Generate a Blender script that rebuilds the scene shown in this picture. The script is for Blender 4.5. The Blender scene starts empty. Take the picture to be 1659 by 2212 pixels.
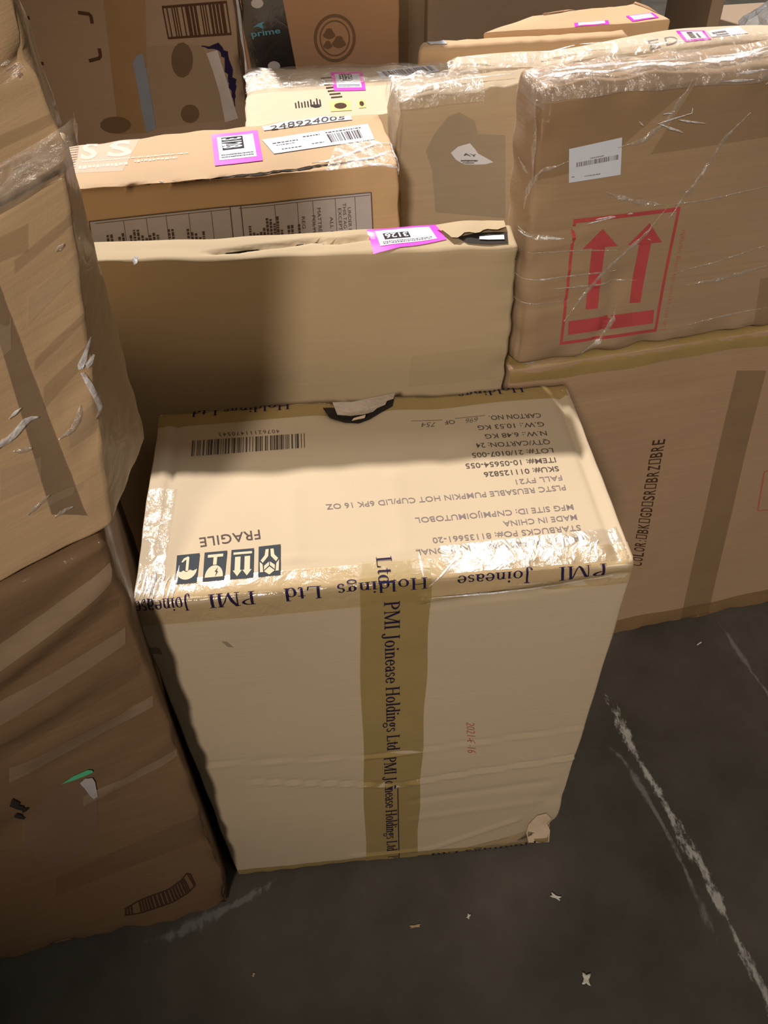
import bpy, math, random
import numpy as np
from mathutils import Matrix, Vector

random.seed(7)
rng = np.random.RandomState(7)
SC = bpy.context.scene
COL = SC.collection

# ---------------------------------------------------------------- camera
W, H = 1659.0, 2212.0
CX, CY, FPX = 829.5, 1106.0, 1832.89
CAM = np.array([0.23352863, -0.57037192, 1.50294523])
ROT = np.array([[0.9955036, -0.0924262, -0.0207354],
                [-0.0816005, -0.7256202, -0.6832398],
                [0.0481032, 0.6818597, -0.7298996]])     # rows: right, image-down, forward
cd = bpy.data.cameras.new('camera'); cam = bpy.data.objects.new('camera', cd); COL.objects.link(cam)
cd.sensor_fit = 'VERTICAL'; cd.sensor_height = 24.0; cd.lens = FPX / H * 24.0
cd.clip_start = 0.01; cd.clip_end = 100
u, s_, vt = np.linalg.svd(ROT); RO = u @ vt
m = Matrix(((RO[0][0], -RO[1][0], -RO[2][0], CAM[0]),
            (RO[0][1], -RO[1][1], -RO[2][1], CAM[1]),
            (RO[0][2], -RO[1][2], -RO[2][2], CAM[2]), (0, 0, 0, 1)))
cam.matrix_world = m
SC.camera = cam

# ---------------------------------------------------------------- light
world = bpy.data.worlds.new('warehouse_air'); SC.world = world; world.use_nodes = True
bg = world.node_tree.nodes['Background']
bg.inputs[0].default_value = (1.0, 0.90, 0.76, 1); bg.inputs[1].default_value = 0.045
SC.view_settings.view_transform = 'Standard'; SC.view_settings.look = 'None'
SC.view_settings.gamma = 1.0; SC.view_settings.use_curve_mapping = False
SC.view_settings.exposure = 0.0

def lamp(name, direction, dist, size, power, color, target=(0.27, 0.1, 0.7), spread=180):
    """a ceiling high-bay lamp, hung in the given direction from the cartons"""
    l = bpy.data.lights.new(name, 'AREA'); l.shape = 'DISK'; l.size = size; l.energy = power; l.color = color
    l.spread = math.radians(spread)
    o = bpy.data.objects.new(name, l); COL.objects.link(o)
    d = Vector(direction).normalized(); o.location = Vector(target) + d * dist
    o.rotation_euler = d.to_track_quat('Z', 'Y').to_euler()
    return o
lamp('highbay_lamp', (-0.30, 1.0, 1.0), 7.0, 0.30, 850, (1.0, 0.93, 0.89))
lamp('highbay_lamp', (0.17, 0.57, 0.74), 9.0, 1.5, 130, (1.0, 0.96, 0.92))
lamp('highbay_lamp', (0.75, -1.0, 1.6), 8.0, 1.2, 22, (1.0, 0.90, 0.76))
# front left lamp over the aisle; cone narrowed to darken the lower left
sl = bpy.data.lights.new('narrowed_front_lamp', 'SPOT'); sl.energy = 1060; sl.color = (1.0, 0.865, 0.75)
sl.spot_size = math.radians(25); sl.spot_blend = 1.0; sl.shadow_soft_size = 0.35
so = bpy.data.objects.new('narrowed_front_lamp', sl); COL.objects.link(so)
sd = Vector((-0.34, -0.90, 0.74)).normalized(); so.location = Vector((0.66, 0.20, 0.76)) + sd * 6.5
so.rotation_euler = sd.to_track_quat('Z', 'Y').to_euler()

# ---------------------------------------------------------------- helpers
def tag(o, label=None, cat=None, group=None, kind=None):
    if label: o['label'] = label
    if cat: o['category'] = cat
    if group: o['group'] = group
    if kind: o['kind'] = kind
    return o

def make(name, verts, faces, mat, origin=(0, 0, 0), parent=None, smooth=True, uvn=None):
    me = bpy.data.meshes.new(name)
    v = np.asarray(verts, float) - np.asarray(origin, float)
    me.from_pydata(v.tolist(), [], [list(map(int, f)) for f in faces])
    if smooth: me.polygons.foreach_set('use_smooth', [True] * len(me.polygons))
    if uvn is not None:
        at = me.attributes.new('local', 'FLOAT_VECTOR', 'POINT')
        at.data.foreach_set('vector', np.asarray(uvn, np.float32).ravel())
    me.materials.append(mat); me.update()
    o = bpy.data.objects.new(name, me); COL.objects.link(o)
    if parent is not None: o.parent = parent
    else: o.location = origin
    return o

def ray(p):
    d = ROT.T @ np.array([(p[0] - CX) / FPX, (p[1] - CY) / FPX, 1.0]); return d
def onz(p, z): d = ray(p); return CAM + d * (z - CAM[2]) / d[2]
def onpl(p, a, n):
    d = ray(p); n = np.array(n, float); return CAM + d * ((np.array(a) - CAM) @ n) / (d @ n)

# ---------------------------------------------------------------- materials
def nodes(name):
    m = bpy.data.materials.new(name); m.use_nodes = True
    nt = m.node_tree; b = nt.nodes['Principled BSDF']
    return m, nt, b
def N(nt, t, **kw):
    n = nt.nodes.new(t)
    for k, v in kw.items():
        if hasattr(n, k): setattr(n, k, v)
        else: n.inputs[k].default_value = v
    return n
def attr_coord(nt, scale):
    a = N(nt, 'ShaderNodeAttribute'); a.attribute_name = 'local'
    mp = N(nt, 'ShaderNodeMapping'); mp.inputs['Scale'].default_value = scale
    nt.links.new(a.outputs['Vector'], mp.inputs['Vector']); return mp

def cardboard(name, col, rough=0.8, var=0.12, sheen=0.25, film=0.0, dirt=0.25):
    m, nt, b = nodes(name); L = nt.links
    c1 = attr_coord(nt, (3.0, 3.0, 3.0)); n1 = N(nt, 'ShaderNodeTexNoise'); n1.inputs['Scale'].default_value = 1.6; n1.inputs['Detail'].default_value = 5
    L.new(c1.outputs[0], n1.inputs['Vector'])
    c2 = attr_coord(nt, (7, 7, 260)); n2 = N(nt, 'ShaderNodeTexNoise'); n2.inputs['Scale'].default_value = 1.0; n2.inputs['Detail'].default_value = 3
    L.new(c2.outputs[0], n2.inputs['Vector'])
    c3 = attr_coord(nt, (1, 1, 1)); n3 = N(nt, 'ShaderNodeTexNoise'); n3.inputs['Scale'].default_value = 420; n3.inputs['Detail'].default_value = 2
    L.new(c3.outputs[0], n3.inputs['Vector'])
    r = N(nt, 'ShaderNodeValToRGB'); e = r.color_ramp.elements
    d = np.array(col); w = var
    e[0].position = 0.3; e[0].color = (*np.clip(d * np.array([1 - w, 1 - w * 1.15, 1 - w * 1.3]), 0, 1), 1)
    e[1].position = 0.7; e[1].color = (*np.clip(d * np.array([1 + w * .6, 1 + w * .6, 1 + w * .5]), 0, 1), 1)
    mx = N(nt, 'ShaderNodeMath', operation='ADD'); mu = N(nt, 'ShaderNodeMath', operation='MULTIPLY'); mu.inputs[1].default_value = 0.45
    mu2 = N(nt, 'ShaderNodeMath', operation='MULTIPLY'); mu2.inputs[1].default_value = 0.55
    L.new(n1.outputs[0], mu2.inputs[0]); L.new(n2.outputs[0], mu.inputs[0]); L.new(mu.outputs[0], mx.inputs[0]); L.new(mu2.outputs[0], mx.inputs[1])
    L.new(mx.outputs[0], r.inputs[0])
    # faint scuffs and stains
    n4 = N(nt, 'ShaderNodeTexNoise'); n4.inputs['Scale'].default_value = 2.3; n4.inputs['Detail'].default_value = 8; n4.inputs['Roughness'].default_value = 0.65
    L.new(c1.outputs[0], n4.inputs['Vector'])
    r4 = N(nt, 'ShaderNodeValToRGB'); r4.color_ramp.elements[0].position = 0.58; r4.color_ramp.elements[1].position = 0.78
    r4.color_ramp.elements[1].color = (dirt, dirt, dirt, 1); L.new(n4.outputs[0], r4.inputs[0])
    mixc = N(nt, 'ShaderNodeMix', data_type='RGBA'); mixc.inputs[7].default_value = (*(d * 0.62), 1)
    L.new(r4.outputs[0], mixc.inputs[0]); L.new(r.outputs[0], mixc.inputs[6])
    L.new(mixc.outputs[2], b.inputs['Base Color'])
    b.inputs['Roughness'].default_value = rough; b.inputs['Specular IOR Level'].default_value = sheen
    if film: b.inputs['Coat Weight'].default_value = film; b.inputs['Coat Roughness'].default_value = 0.18
    bp = N(nt, 'ShaderNodeBump'); bp.inputs['Strength'].default_value = 0.25; bp.inputs['Distance'].default_value = 0.0006
    ad = N(nt, 'ShaderNodeMath', operation='ADD'); L.new(n2.outputs[0], ad.inputs[0]); L.new(n3.outputs[0], ad.inputs[1])
    L.new(ad.outputs[0], bp.inputs['Height']); L.new(bp.outputs[0], b.inputs['Normal'])
    if film:
        c5 = attr_coord(nt, (9, 9, 16)); n5 = N(nt, 'ShaderNodeTexNoise'); n5.inputs['Scale'].default_value = 2.2; n5.inputs['Detail'].default_value = 6; n5.inputs['Distortion'].default_value = 1.2
        L.new(c5.outputs[0], n5.inputs['Vector'])
        b5 = N(nt, 'ShaderNodeBump'); b5.inputs['Strength'].default_value = 0.6; b5.inputs['Distance'].default_value = 0.003
        L.new(n5.outputs[0], b5.inputs['Height']); L.new(b5.outputs[0], b.inputs['Coat Normal'])
    return m

def plain(name, col, rough=0.6, spec=0.4, coat=0.0, alpha=1.0, var=0.0, wrinkle=0.0, wscale=60, coatr=0.08):
    m, nt, b = nodes(name); L = nt.links
    b.inputs['Base Color'].default_value = (*col, 1); b.inputs['Roughness'].default_value = rough
    b.inputs['Specular IOR Level'].default_value = spec; b.inputs['Coat Weight'].default_value = coat; b.inputs['Coat Roughness'].default_value = coatr
    tc = attr_coord(nt, (1, 1, 1))
    if var:
        n = N(nt, 'ShaderNodeTexNoise'); n.inputs['Scale'].default_value = 18; n.inputs['Detail'].default_value = 5
        L.new(tc.outputs[0], n.inputs['Vector'])
        r = N(nt, 'ShaderNodeValToRGB'); r.color_ramp.elements[0].position = .3; r.color_ramp.elements[1].position = .7
        r.color_ramp.elements[0].color = (*(np.array(col) * (1 - var)), 1); r.color_ramp.elements[1].color = (*np.clip(np.array(col) * (1 + var), 0, 1), 1)
        L.new(n.outputs[0], r.inputs[0]); L.new(r.outputs[0], b.inputs['Base Color'])
    b.inputs['Alpha'].default_value = alpha
    if wrinkle:
        n = N(nt, 'ShaderNodeTexNoise'); n.inputs['Scale'].default_value = wscale; n.inputs['Detail'].default_value = 5; n.inputs['Distortion'].default_value = 1.5
        L.new(tc.outputs[0], n.inputs['Vector'])
        bp = N(nt, 'ShaderNodeBump'); bp.inputs['Strength'].default_value = wrinkle; bp.inputs['Distance'].default_value = 0.004
        L.new(n.outputs[0], bp.inputs['Height']); L.new(bp.outputs[0], b.inputs['Normal'])
        if coat: L.new(bp.outputs[0], b.inputs['Coat Normal'])
    return m

def film_mat(name, alpha, rough=0.12, tint=(0.9, 0.88, 0.84), wscale=26, strength=1.0, diff=0.25):
    """clear plastic: mostly transparent, with a glossy and a thin milky share"""
    m, nt, b = nodes(name); L = nt.links; nt.nodes.remove(b)
    out = [n for n in nt.nodes if n.type == 'OUTPUT_MATERIAL'][0]
    tr = N(nt, 'ShaderNodeBsdfTransparent'); gl = N(nt, 'ShaderNodeBsdfGlossy'); gl.inputs['Roughness'].default_value = rough
    df = N(nt, 'ShaderNodeBsdfDiffuse'); df.inputs['Color'].default_value = (*tint, 1)
    tc = attr_coord(nt, (1, 1, 1)); n = N(nt, 'ShaderNodeTexNoise'); n.inputs['Scale'].default_value = wscale; n.inputs['Detail'].default_value = 6; n.inputs['Distortion'].default_value = 2.0
    L.new(tc.outputs[0], n.inputs['Vector'])
    bp = N(nt, 'ShaderNodeBump'); bp.inputs['Strength'].default_value = strength; bp.inputs['Distance'].default_value = 0.008
    L.new(n.outputs[0], bp.inputs['Height']); L.new(bp.outputs[0], gl.inputs['Normal'])
    m1 = N(nt, 'ShaderNodeMixShader'); m1.inputs[0].default_value = diff; L.new(gl.outputs[0], m1.inputs[1]); L.new(df.outputs[0], m1.inputs[2])
    r = N(nt, 'ShaderNodeValToRGB'); r.color_ramp.elements[0].position = .35; r.color_ramp.elements[1].position = .7
    r.color_ramp.elements[0].color = (alpha * .35,) * 3 + (1,); r.color_ramp.elements[1].color = (alpha,) * 3 + (1,)
    L.new(n.outputs[0], r.inputs[0])
    m2 = N(nt, 'ShaderNodeMixShader'); L.new(r.outputs[0], m2.inputs[0]); L.new(tr.outputs[0], m2.inputs[1]); L.new(m1.outputs[0], m2.inputs[2])
    L.new(m2.outputs[0], out.inputs['Surface'])
    return m

M = {}
M['main'] = cardboard('kraft_main', (0.50, 0.405, 0.275), var=0.06, dirt=0.10)
M['center'] = cardboard('kraft_olive', (0.43, 0.335, 0.205), var=0.05, dirt=0.12)
M['orange'] = cardboard('kraft_orange', (0.52, 0.355, 0.205), var=0.07, dirt=0.12)
M['right'] = cardboard('kraft_wrapped', (0.37, 0.255, 0.15), var=0.10, film=0.4)
M['right_low'] = cardboard('kraft_rose', (0.41, 0.275, 0.165), var=0.10)
M['grey'] = cardboard('kraft_grey', (0.44, 0.35, 0.235), var=0.10, film=0.25)
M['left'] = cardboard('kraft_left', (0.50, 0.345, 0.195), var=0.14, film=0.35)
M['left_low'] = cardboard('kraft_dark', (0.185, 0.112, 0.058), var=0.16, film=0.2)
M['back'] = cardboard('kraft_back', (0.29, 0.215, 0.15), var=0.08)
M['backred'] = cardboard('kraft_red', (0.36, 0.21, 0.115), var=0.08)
M['pale'] = cardboard('kraft_pale', (0.60, 0.49, 0.35), var=0.07, film=0.3, dirt=0.1)
M['tape'] = plain('tan_tape', (0.40, 0.285, 0.10), 0.3, 0.5, 0.35, 0.72, 0.05, 0.15, 30)
M['tape_top'] = plain('tan_tape_glossy', (0.60, 0.44, 0.22), 0.22, 0.5, 0.9, 0.55, 0.05, 0.5, 34)
M['tape_clear'] = film_mat('clear_tape', 0.34, 0.13, wscale=22, strength=0.35, diff=0.12)
M['tape_faint'] = plain('brown_tape_faint', (0.27, 0.17, 0.08), 0.4, 0.5, 0.2, 0.38, 0.1, 0.15, 25)
M['band_brown'] = plain('dark_brown_band', (0.20, 0.14, 0.09), 0.45, 0.5, 0.15, 0.5, 0.12, 0.2, 20)
M['tape_brown'] = plain('brown_tape', (0.30, 0.18, 0.075), 0.35, 0.5, 0.2, 0.62, 0.08, 0.15, 25)
M['film'] = film_mat('stretch_film', 0.36, 0.22, (0.92, 0.84, 0.74), 34, 1.0, 0.45)
M['film_milky'] = film_mat('bunched_film', 0.70, 0.22, (0.80, 0.64, 0.48), 30, 1.0, 0.75)
M['film_thin'] = film_mat('stretch_film_thin', 0.16, wscale=18)
M['crease'] = film_mat('film_crease', 0.75, 0.16, (0.80, 0.70, 0.56), 60, 0.8, 0.55)
M['glint'] = film_mat('white_fold_glint', 1.0, 0.20, (0.95, 0.95, 0.97), 90, 0.6, 0.80)  # near-white colour stands in for film highlights; also colours white tape scraps
M['ink'] = plain('black_ink', (0.035, 0.028, 0.028), 0.85, 0.12)
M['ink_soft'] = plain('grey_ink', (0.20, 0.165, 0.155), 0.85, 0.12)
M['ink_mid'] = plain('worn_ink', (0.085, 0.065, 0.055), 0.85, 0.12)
M['ink_blue'] = plain('navy_ink', (0.018, 0.012, 0.045), 0.85, 0.12)
M['ink_brown'] = plain('brown_ink', (0.07, 0.035, 0.02), 0.85, 0.12)
M['ink_red'] = plain('red_ink', (0.47, 0.075, 0.075), 0.85, 0.12, var=0.12)
M['ink_red_thin'] = plain('faded_red_ink', (0.46, 0.14, 0.085), 0.85, 0.12)
M['ink_white'] = plain('white_ink', (0.82, 0.70, 0.60), 0.85, 0.12, alpha=0.75)
M['picto'] = plain('slate_ink', (0.045, 0.052, 0.06), 0.85, 0.12)
M['picto_pale'] = plain('bare_board', (0.58, 0.47, 0.31), 0.7)
M['paper'] = plain('label_paper', (0.66, 0.70, 0.78), 0.45, 0.4, 0.2, var=0.03)
M['paper_law'] = plain('law_label_paper', (0.43, 0.40, 0.42), 0.5, 0.4, 0.15, var=0.04)
M['pink'] = plain('pink_label', (0.95, 0.04, 0.62), 0.4)
M['white'] = plain('white_plastic', (0.78, 0.80, 0.84), 0.3, 0.5, 0.4, wrinkle=0.6, wscale=60)
M['blue_grey'] = plain('blue_grey_residue', (0.17, 0.21, 0.27), 0.5, var=0.1)
M['pale_grey'] = plain('paper_residue', (0.42, 0.39, 0.38), 0.7, var=0.15)
M['dark'] = plain('dark_inside', (0.02, 0.014, 0.009), 0.9)
M['liner'] = plain('torn_liner_paper', (0.50, 0.42, 0.34), 0.85, var=0.12, wrinkle=0.4, wscale=80)
M['torn_light'] = plain('bare_torn_paper', (0.72, 0.56, 0.38), 0.85, var=0.06)
M['green'] = plain('green_plastic', (0.10, 0.52, 0.27), 0.4)
M['black_tape'] = plain('black_tape', (0.018, 0.017, 0.018), 0.3, 0.5, 0.5, var=0.2, wrinkle=0.3, wscale=25)
M['ink_teal'] = plain('pale_blue_ink', (0.10, 0.30, 0.38), 0.85, 0.12)
M['yellow'] = plain('yellow_print', (0.72, 0.48, 0.16), 0.6)

# ---------------------------------------------------------------- carton
class Carton:
    """A deformed carton. c = 8 corners: bottom FL FR BR BL, top FL FR BR BL. local box lx, ly, lz in metres."""
    def __init__(s, name, label, group, c, mat, r=0.004, amp=0.0015, res=0.02, grooves=(), dents=(), steps=(), cat='carton', seed=0, edge=0.0):
        s.c = np.array(c, float)
        s.L = np.array([np.linalg.norm(s.c[5] - s.c[4]), np.linalg.norm(s.c[7] - s.c[4]), np.linalg.norm(s.c[4] - s.c[0])])
        s.r = r; s.amp = amp; s.edge = edge
        rs = np.random.RandomState(seed + 11)
        s.waves = [(rs.uniform(-1, 1, 3) * rs.choice([6, 12, 22]), rs.uniform(0, 6.28), rs.uniform(.3, 1)) for _ in range(9)]
        s.ewaves = [(rs.uniform(-1, 1, 3) * rs.choice([50, 90, 160]), rs.uniform(0, 6.28), rs.uniform(.3, 1)) for _ in range(8)]
        s.grooves = []; s.dents = []
        for g in grooves: s.grooves.append(s._groove(*g))
        for d in dents: s.dents.append(s._dent(*d))
        s.origin = s.c[:4].mean(0)
        V, F = s.body(res)
        P = s.map(V, 0.0)
        s.o = make(name, P, F, mat, s.origin, None, True, V + seed * 3.7)
        tag(s.o, label, cat, group); s.seed = seed
    # trilinear
    def tri(s, p):
        a = np.atleast_2d(p) / s.L; x, y, z = a[:, 0:1], a[:, 1:2], a[:, 2:3]; c = s.c
        b = (c[0] * (1 - x) + c[1] * x) * (1 - y) + (c[3] * (1 - x) + c[2] * x) * y
        t = (c[4] * (1 - x) + c[5] * x) * (1 - y) + (c[7] * (1 - x) + c[6] * x) * y
        return b * (1 - z) + t * z
    def facepts(s, face, u, v):
        u = np.atleast_1d(np.asarray(u, float)); v = np.atleast_1d(np.asarray(v, float)); lx, ly, lz = s.L
        p = np.zeros((len(u), 3))
        if face == 'F':
            p[:, 0] = u; p[:, 2] = v
            o = v > lz; p[o, 1] = v[o] - lz; p[o, 2] = lz
            o = v < 0; p[o, 1] = -v[o]; p[o, 2] = 0
        elif face == 'T':
            p[:, 0] = u; p[:, 1] = v; p[:, 2] = lz
            o = v < 0; p[o, 1] = 0; p[o, 2] = lz + v[o]
            o = v > ly; p[o, 1] = ly; p[o, 2] = lz - (v[o] - ly)
        elif face == 'R': p[:, 0] = lx; p[:, 1] = u; p[:, 2] = v
        elif face == 'L': p[:, 1] = u; p[:, 2] = v
        if face in 'FT':
            o = p[:, 0] < 0; p[o, 1] += -p[o, 0] if face == 'F' else 0; p[o, 2] -= 0 if face == 'F' else -p[o, 0]; p[o, 0] = 0
            o = p[:, 0] > lx; e = p[o, 0] - lx
            if face == 'F': p[o, 1] += e
            else: p[o, 2] -= e
            p[o, 0] = lx
        return p
    def uv(s, face, px):
        """the point of the face seen at a pixel of the photograph (nominal, flat face)"""
        if isinstance(px[0], str): return s.uv_mixed(face, px)
        d = ray(px); lx, ly, lz = s.L
        ax = {'F': (0, 2), 'T': (0, 1), 'R': (1, 2), 'L': (1, 2)}[face]
        base = np.zeros(3)
        if face == 'T': base[2] = lz
        if face == 'R': base[0] = lx
        x = np.array([s.L[ax[0]] / 2, s.L[ax[1]] / 2, 1.0])
        def f(x):
            p = base.copy(); p[ax[0]] = x[0]; p[ax[1]] = x[1]
            return s.tri(p)[0] - CAM - d * x[2]
        for _ in range(12):
            r0 = f(x); J = np.array([(f(x + 1e-5 * np.eye(3)[i]) - r0) / 1e-5 for i in range(3)]).T
            x = x - np.linalg.solve(J, r0)
        return np.array(x[:2])
    def uv_mixed(s, face, px):
        q = s.uv(px[0], px[1])
        if face == 'T' and px[0] == 'F': return np.array([q[0], q[1] - s.L[2]])
        if face == 'F' and px[0] == 'T': return np.array([q[0], q[1] + s.L[2]])
        return q
    def _groove(s, face, pts, w, depth, kind='g'):
        uv = np.array([s.uv(face, p) for p in pts])
        return (face, uv, w, depth, kind)
    def _dent(s, face, px, rad, vec):
        q = s.uv(face, px); return (s.facepts(face, q[0], q[1])[0], rad, np.array(vec, float))
    def map(s, p, eps=0.0):
        p = np.atleast_2d(np.asarray(p, float)); r = min(s.r, s.L.min() * .45)
        q = np.clip(p, r, s.L - r); d = p - q
        n = np.linalg.norm(d, axis=1, keepdims=True); n[n < 1e-9] = 1e-9; d = d / n
        disp = np.zeros(len(p))
        for k, ph, a in s.waves: disp += a * np.sin(p @ k + ph)
        disp *= s.amp / 2.2
        if s.edge:     # crumpled edges
            near = np.sort(np.minimum(p, s.L - p), axis=1)[:, 1]
            e = np.zeros(len(p))
            for k, ph, a in s.ewaves: e += a * np.sin(p @ k + ph)
            disp += e * s.edge / 2.5 * np.exp(-(near / 0.018) ** 2) - s.edge * .5 * np.exp(-(near / 0.012) ** 2)
        for face, uv, w, depth, kind in s.grooves:
            ax = {'F': (0, 2), 'T': (0, 1), 'R': (1, 2), 'L': (1, 2)}[face]
            nn = {'F': -d[:, 1], 'T': d[:, 2], 'R': d[:, 0], 'L': -d[:, 0]}[face]
            P = p[:, ax]; best = np.full(len(p), 1e9); side = np.zeros(len(p))
            for a, b in zip(uv[:-1], uv[1:]):
                ab = b - a; t = np.clip(((P - a) @ ab) / (ab @ ab), 0, 1)
                v = P - (a + t[:, None] * ab); dd = np.linalg.norm(v, axis=1)
                sd = (ab[0] * v[:, 1] - ab[1] * v[:, 0]) / np.linalg.norm(ab)
                o = dd < best; best[o] = dd[o]; side[o] = sd[o]
            wt = np.clip(nn * 1.5 - .5, 0, 1)
            if kind == 'g': disp += depth * np.exp(-(best / w) ** 2) * wt
            elif kind == 's': disp += depth * .5 * (1 + np.tanh(side / w)) * np.exp(-(best / (w * 14)) ** 2) * wt
            elif kind == 'p': disp += depth * (side / w) * np.exp(.5 - .5 * (side / w) ** 2) * np.exp(-np.maximum(best - abs(side), 0) / .01) * wt
        out = q + d * (r + disp[:, None] + eps)
        for c, rad, vec in s.dents:
            dd = np.linalg.norm((p - c) / rad, axis=1); out += vec * np.exp(-dd ** 2)[:, None]
        return s.tri(out)
    def body(s, res):
        r = min(s.r, s.L.min() * .45)
        if np.isscalar(res): res = (res,) * 3
        lines = []
        for L, h in zip(s.L, res):
            n = max(1, int(round((L - 2 * r) / h)))
            lines.append(np.concatenate([[0, r * .45, r * .8], np.linspace(r, L - r, n + 1), [L - r * .8, L - r * .45, L]]))
        V = []; idx = {}; F = []
        def vid(i, j, k):
            key = (i, j, k)
            if key not in idx: idx[key] = len(V); V.append((lines[0][i], lines[1][j], lines[2][k]))
            return idx[key]
        nx, ny, nz = [len(l) - 1 for l in lines]
        for i in range(nx):
            for k in range(nz):
                F.append((vid(i, 0, k), vid(i + 1, 0, k), vid(i + 1, 0, k + 1), vid(i, 0, k + 1)))
                F.append((vid(i, ny, k), vid(i, ny, k + 1), vid(i + 1, ny, k + 1), vid(i + 1, ny, k)))
            for j in range(ny):
                F.append((vid(i, j, nz), vid(i + 1, j, nz), vid(i + 1, j + 1, nz), vid(i, j + 1, nz)))
                F.append((vid(i, j, 0), vid(i, j + 1, 0), vid(i + 1, j + 1, 0), vid(i + 1, j, 0)))
        for j in range(ny):
            for k in range(nz):
                F.append((vid(0, j, k), vid(0, j, k + 1), vid(0, j + 1, k + 1), vid(0, j + 1, k)))
                F.append((vid(nx, j, k), vid(nx, j + 1, k), vid(nx, j + 1, k + 1), vid(nx, j, k + 1)))
        return np.array(V), F
    def frame(s, face, quad):
        """quad = TL TR BR BL pixels -> function of unit coords (a right, b down) giving uv"""
        q = [s.uv(face, p) for p in quad]
        def f(ab):
            ab = np.atleast_2d(ab); a, b = ab[:, 0:1], ab[:, 1:2]
            return (q[0] * (1 - a) + q[1] * a) * (1 - b) + (q[3] * (1 - a) + q[2] * a) * b
        f.size = (np.linalg.norm(q[1] - q[0]), np.linalg.norm(q[3] - q[0]))
        return f

class Sheet:
    """collects decal geometry lying on a carton's faces and links it as one part"""
    def __init__(s, box): s.b = box; s.V = []; s.F = []; s.N = []; s.n = 0
    def add(s, face, uv, faces, eps):
        p = s.b.facepts(face, uv[:, 0], uv[:, 1]); P = s.b.map(p, eps)
        s.V.append(P); s.N.append(p); s.F += [tuple(i + s.n for i in f) for f in faces]; s.n += len(P)
    def rect(s, face, fr, a0, b0, a1, b1, eps, step=0.008, fn=None):
        w, h = fr.size; na = max(1, int(math.ceil(abs(a1 - a0) * w / step))); nb = max(1, int(math.ceil(abs(b1 - b0) * h / step)))
        A, B = np.meshgrid(np.linspace(a0, a1, na + 1), np.linspace(b0, b1, nb + 1)); ab = np.c_[A.ravel(), B.ravel()]
        if fn: ab = fn(ab)
        uv = fr(ab); F = [(j * (na + 1) + i, (j + 1) * (na + 1) + i, (j + 1) * (na + 1) + i + 1, j * (na + 1) + i + 1) for j in range(nb) for i in range(na)]
        s.add(face, uv, F, eps); return s
    def poly(s, face, pts, eps, fr=None):
        """pixel polygon (or unit polygon in a frame); fan from the centroid"""
        uv = fr(np.array(pts)) if fr else np.array([s.b.uv(face, p) for p in pts])
        c = uv.mean(0); n = len(uv); uv2 = np.vstack([uv, c])
        mid = (uv + c) / 2; uv3 = np.vstack([uv, mid, c]); F = []
        for i in range(n):
            j = (i + 1) % n; F.append((i, j, n + j, n + i)); F.append((n + i, n + j, 2 * n))
        s.add(face, uv3, F, eps); return s
    def strips(s, face, fr, strips, eps):
        for V, F in strips: s.add(face, fr(np.array(V)), F, eps)
        return s
    def line(s, face, pts, width, eps, ridge=0.0, px=True, taper=True, jit=0.0):
        uv = np.array([s.b.uv(face, p) for p in pts]) if px else np.array(pts)
        seg = np.r_[0, np.cumsum(np.linalg.norm(np.diff(uv, axis=0), axis=1))]; n = max(3, int(seg[-1] / 0.006) + 1)
        t = np.linspace(0, seg[-1], n); c = np.c_[np.interp(t, seg, uv[:, 0]), np.interp(t, seg, uv[:, 1])]
        if jit: c += rng.normal(0, jit * .35, c.shape)
        g = np.gradient(c, axis=0); g /= np.linalg.norm(g, axis=1, keepdims=True) + 1e-12; nn = np.c_[-g[:, 1], g[:, 0]]
        w = width * .5 * (np.clip(np.minimum(t, t[-1] - t) / (seg[-1] * .25 + 1e-9), .15, 1) if taper else np.ones(n))
        if jit: w = w * rng.uniform(.5, 1.3, n)
        F = [(i, i + 1, n + i + 1, n + i) for i in range(n - 1)] + [(n + i, n + i + 1, 2 * n + i + 1, 2 * n + i) for i in range(n - 1)]
        pa = s.b.facepts(face, *(c - nn * w[:, None]).T); pb = s.b.facepts(face, *c.T); pc = s.b.facepts(face, *(c + nn * w[:, None]).T)
        s.V.append(np.vstack([s.b.map(pa, eps), s.b.map(pb, eps + ridge * .5), s.b.map(pc, eps)])); s.N.append(np.vstack([pa, pb, pc]))
        s.F += [tuple(i + s.n for i in f) for f in F]; s.n += 3 * n; return s
    def text(s, face, fr, txt, eps, **kw):
        V, F = glyphs(txt, **kw); s.add(face, fr(V), F, eps); return s
    def each(s, name, mat, label=None, smooth=True, parent=None):
        """one part per piece"""
        off = np.cumsum([0] + [len(v) for v in s.V]); by = [[] for _ in s.V]
        for f in s.F: by[int(np.searchsorted(off, f[0], side='right')) - 1].append(f)
        for k, (v, nn) in enumerate(zip(s.V, s.N)):
            o = make(name, v, [tuple(i - off[k] for i in f) for f in by[k]], mat, s.b.origin, parent or s.b.o, smooth, nn + s.b.seed * 3.7)
            if label: o['label'] = label
    def stuff(s, *a, **k): return tag(s.link(*a, **k), kind='stuff')
    def link(s, name, mat, label=None, smooth=True, parent=None):
        o = make(name, np.vstack(s.V), s.F, mat, s.b.origin, parent or s.b.o, smooth, np.vstack(s.N) + s.b.seed * 3.7)
        if label: o['label'] = label
        return o

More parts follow.
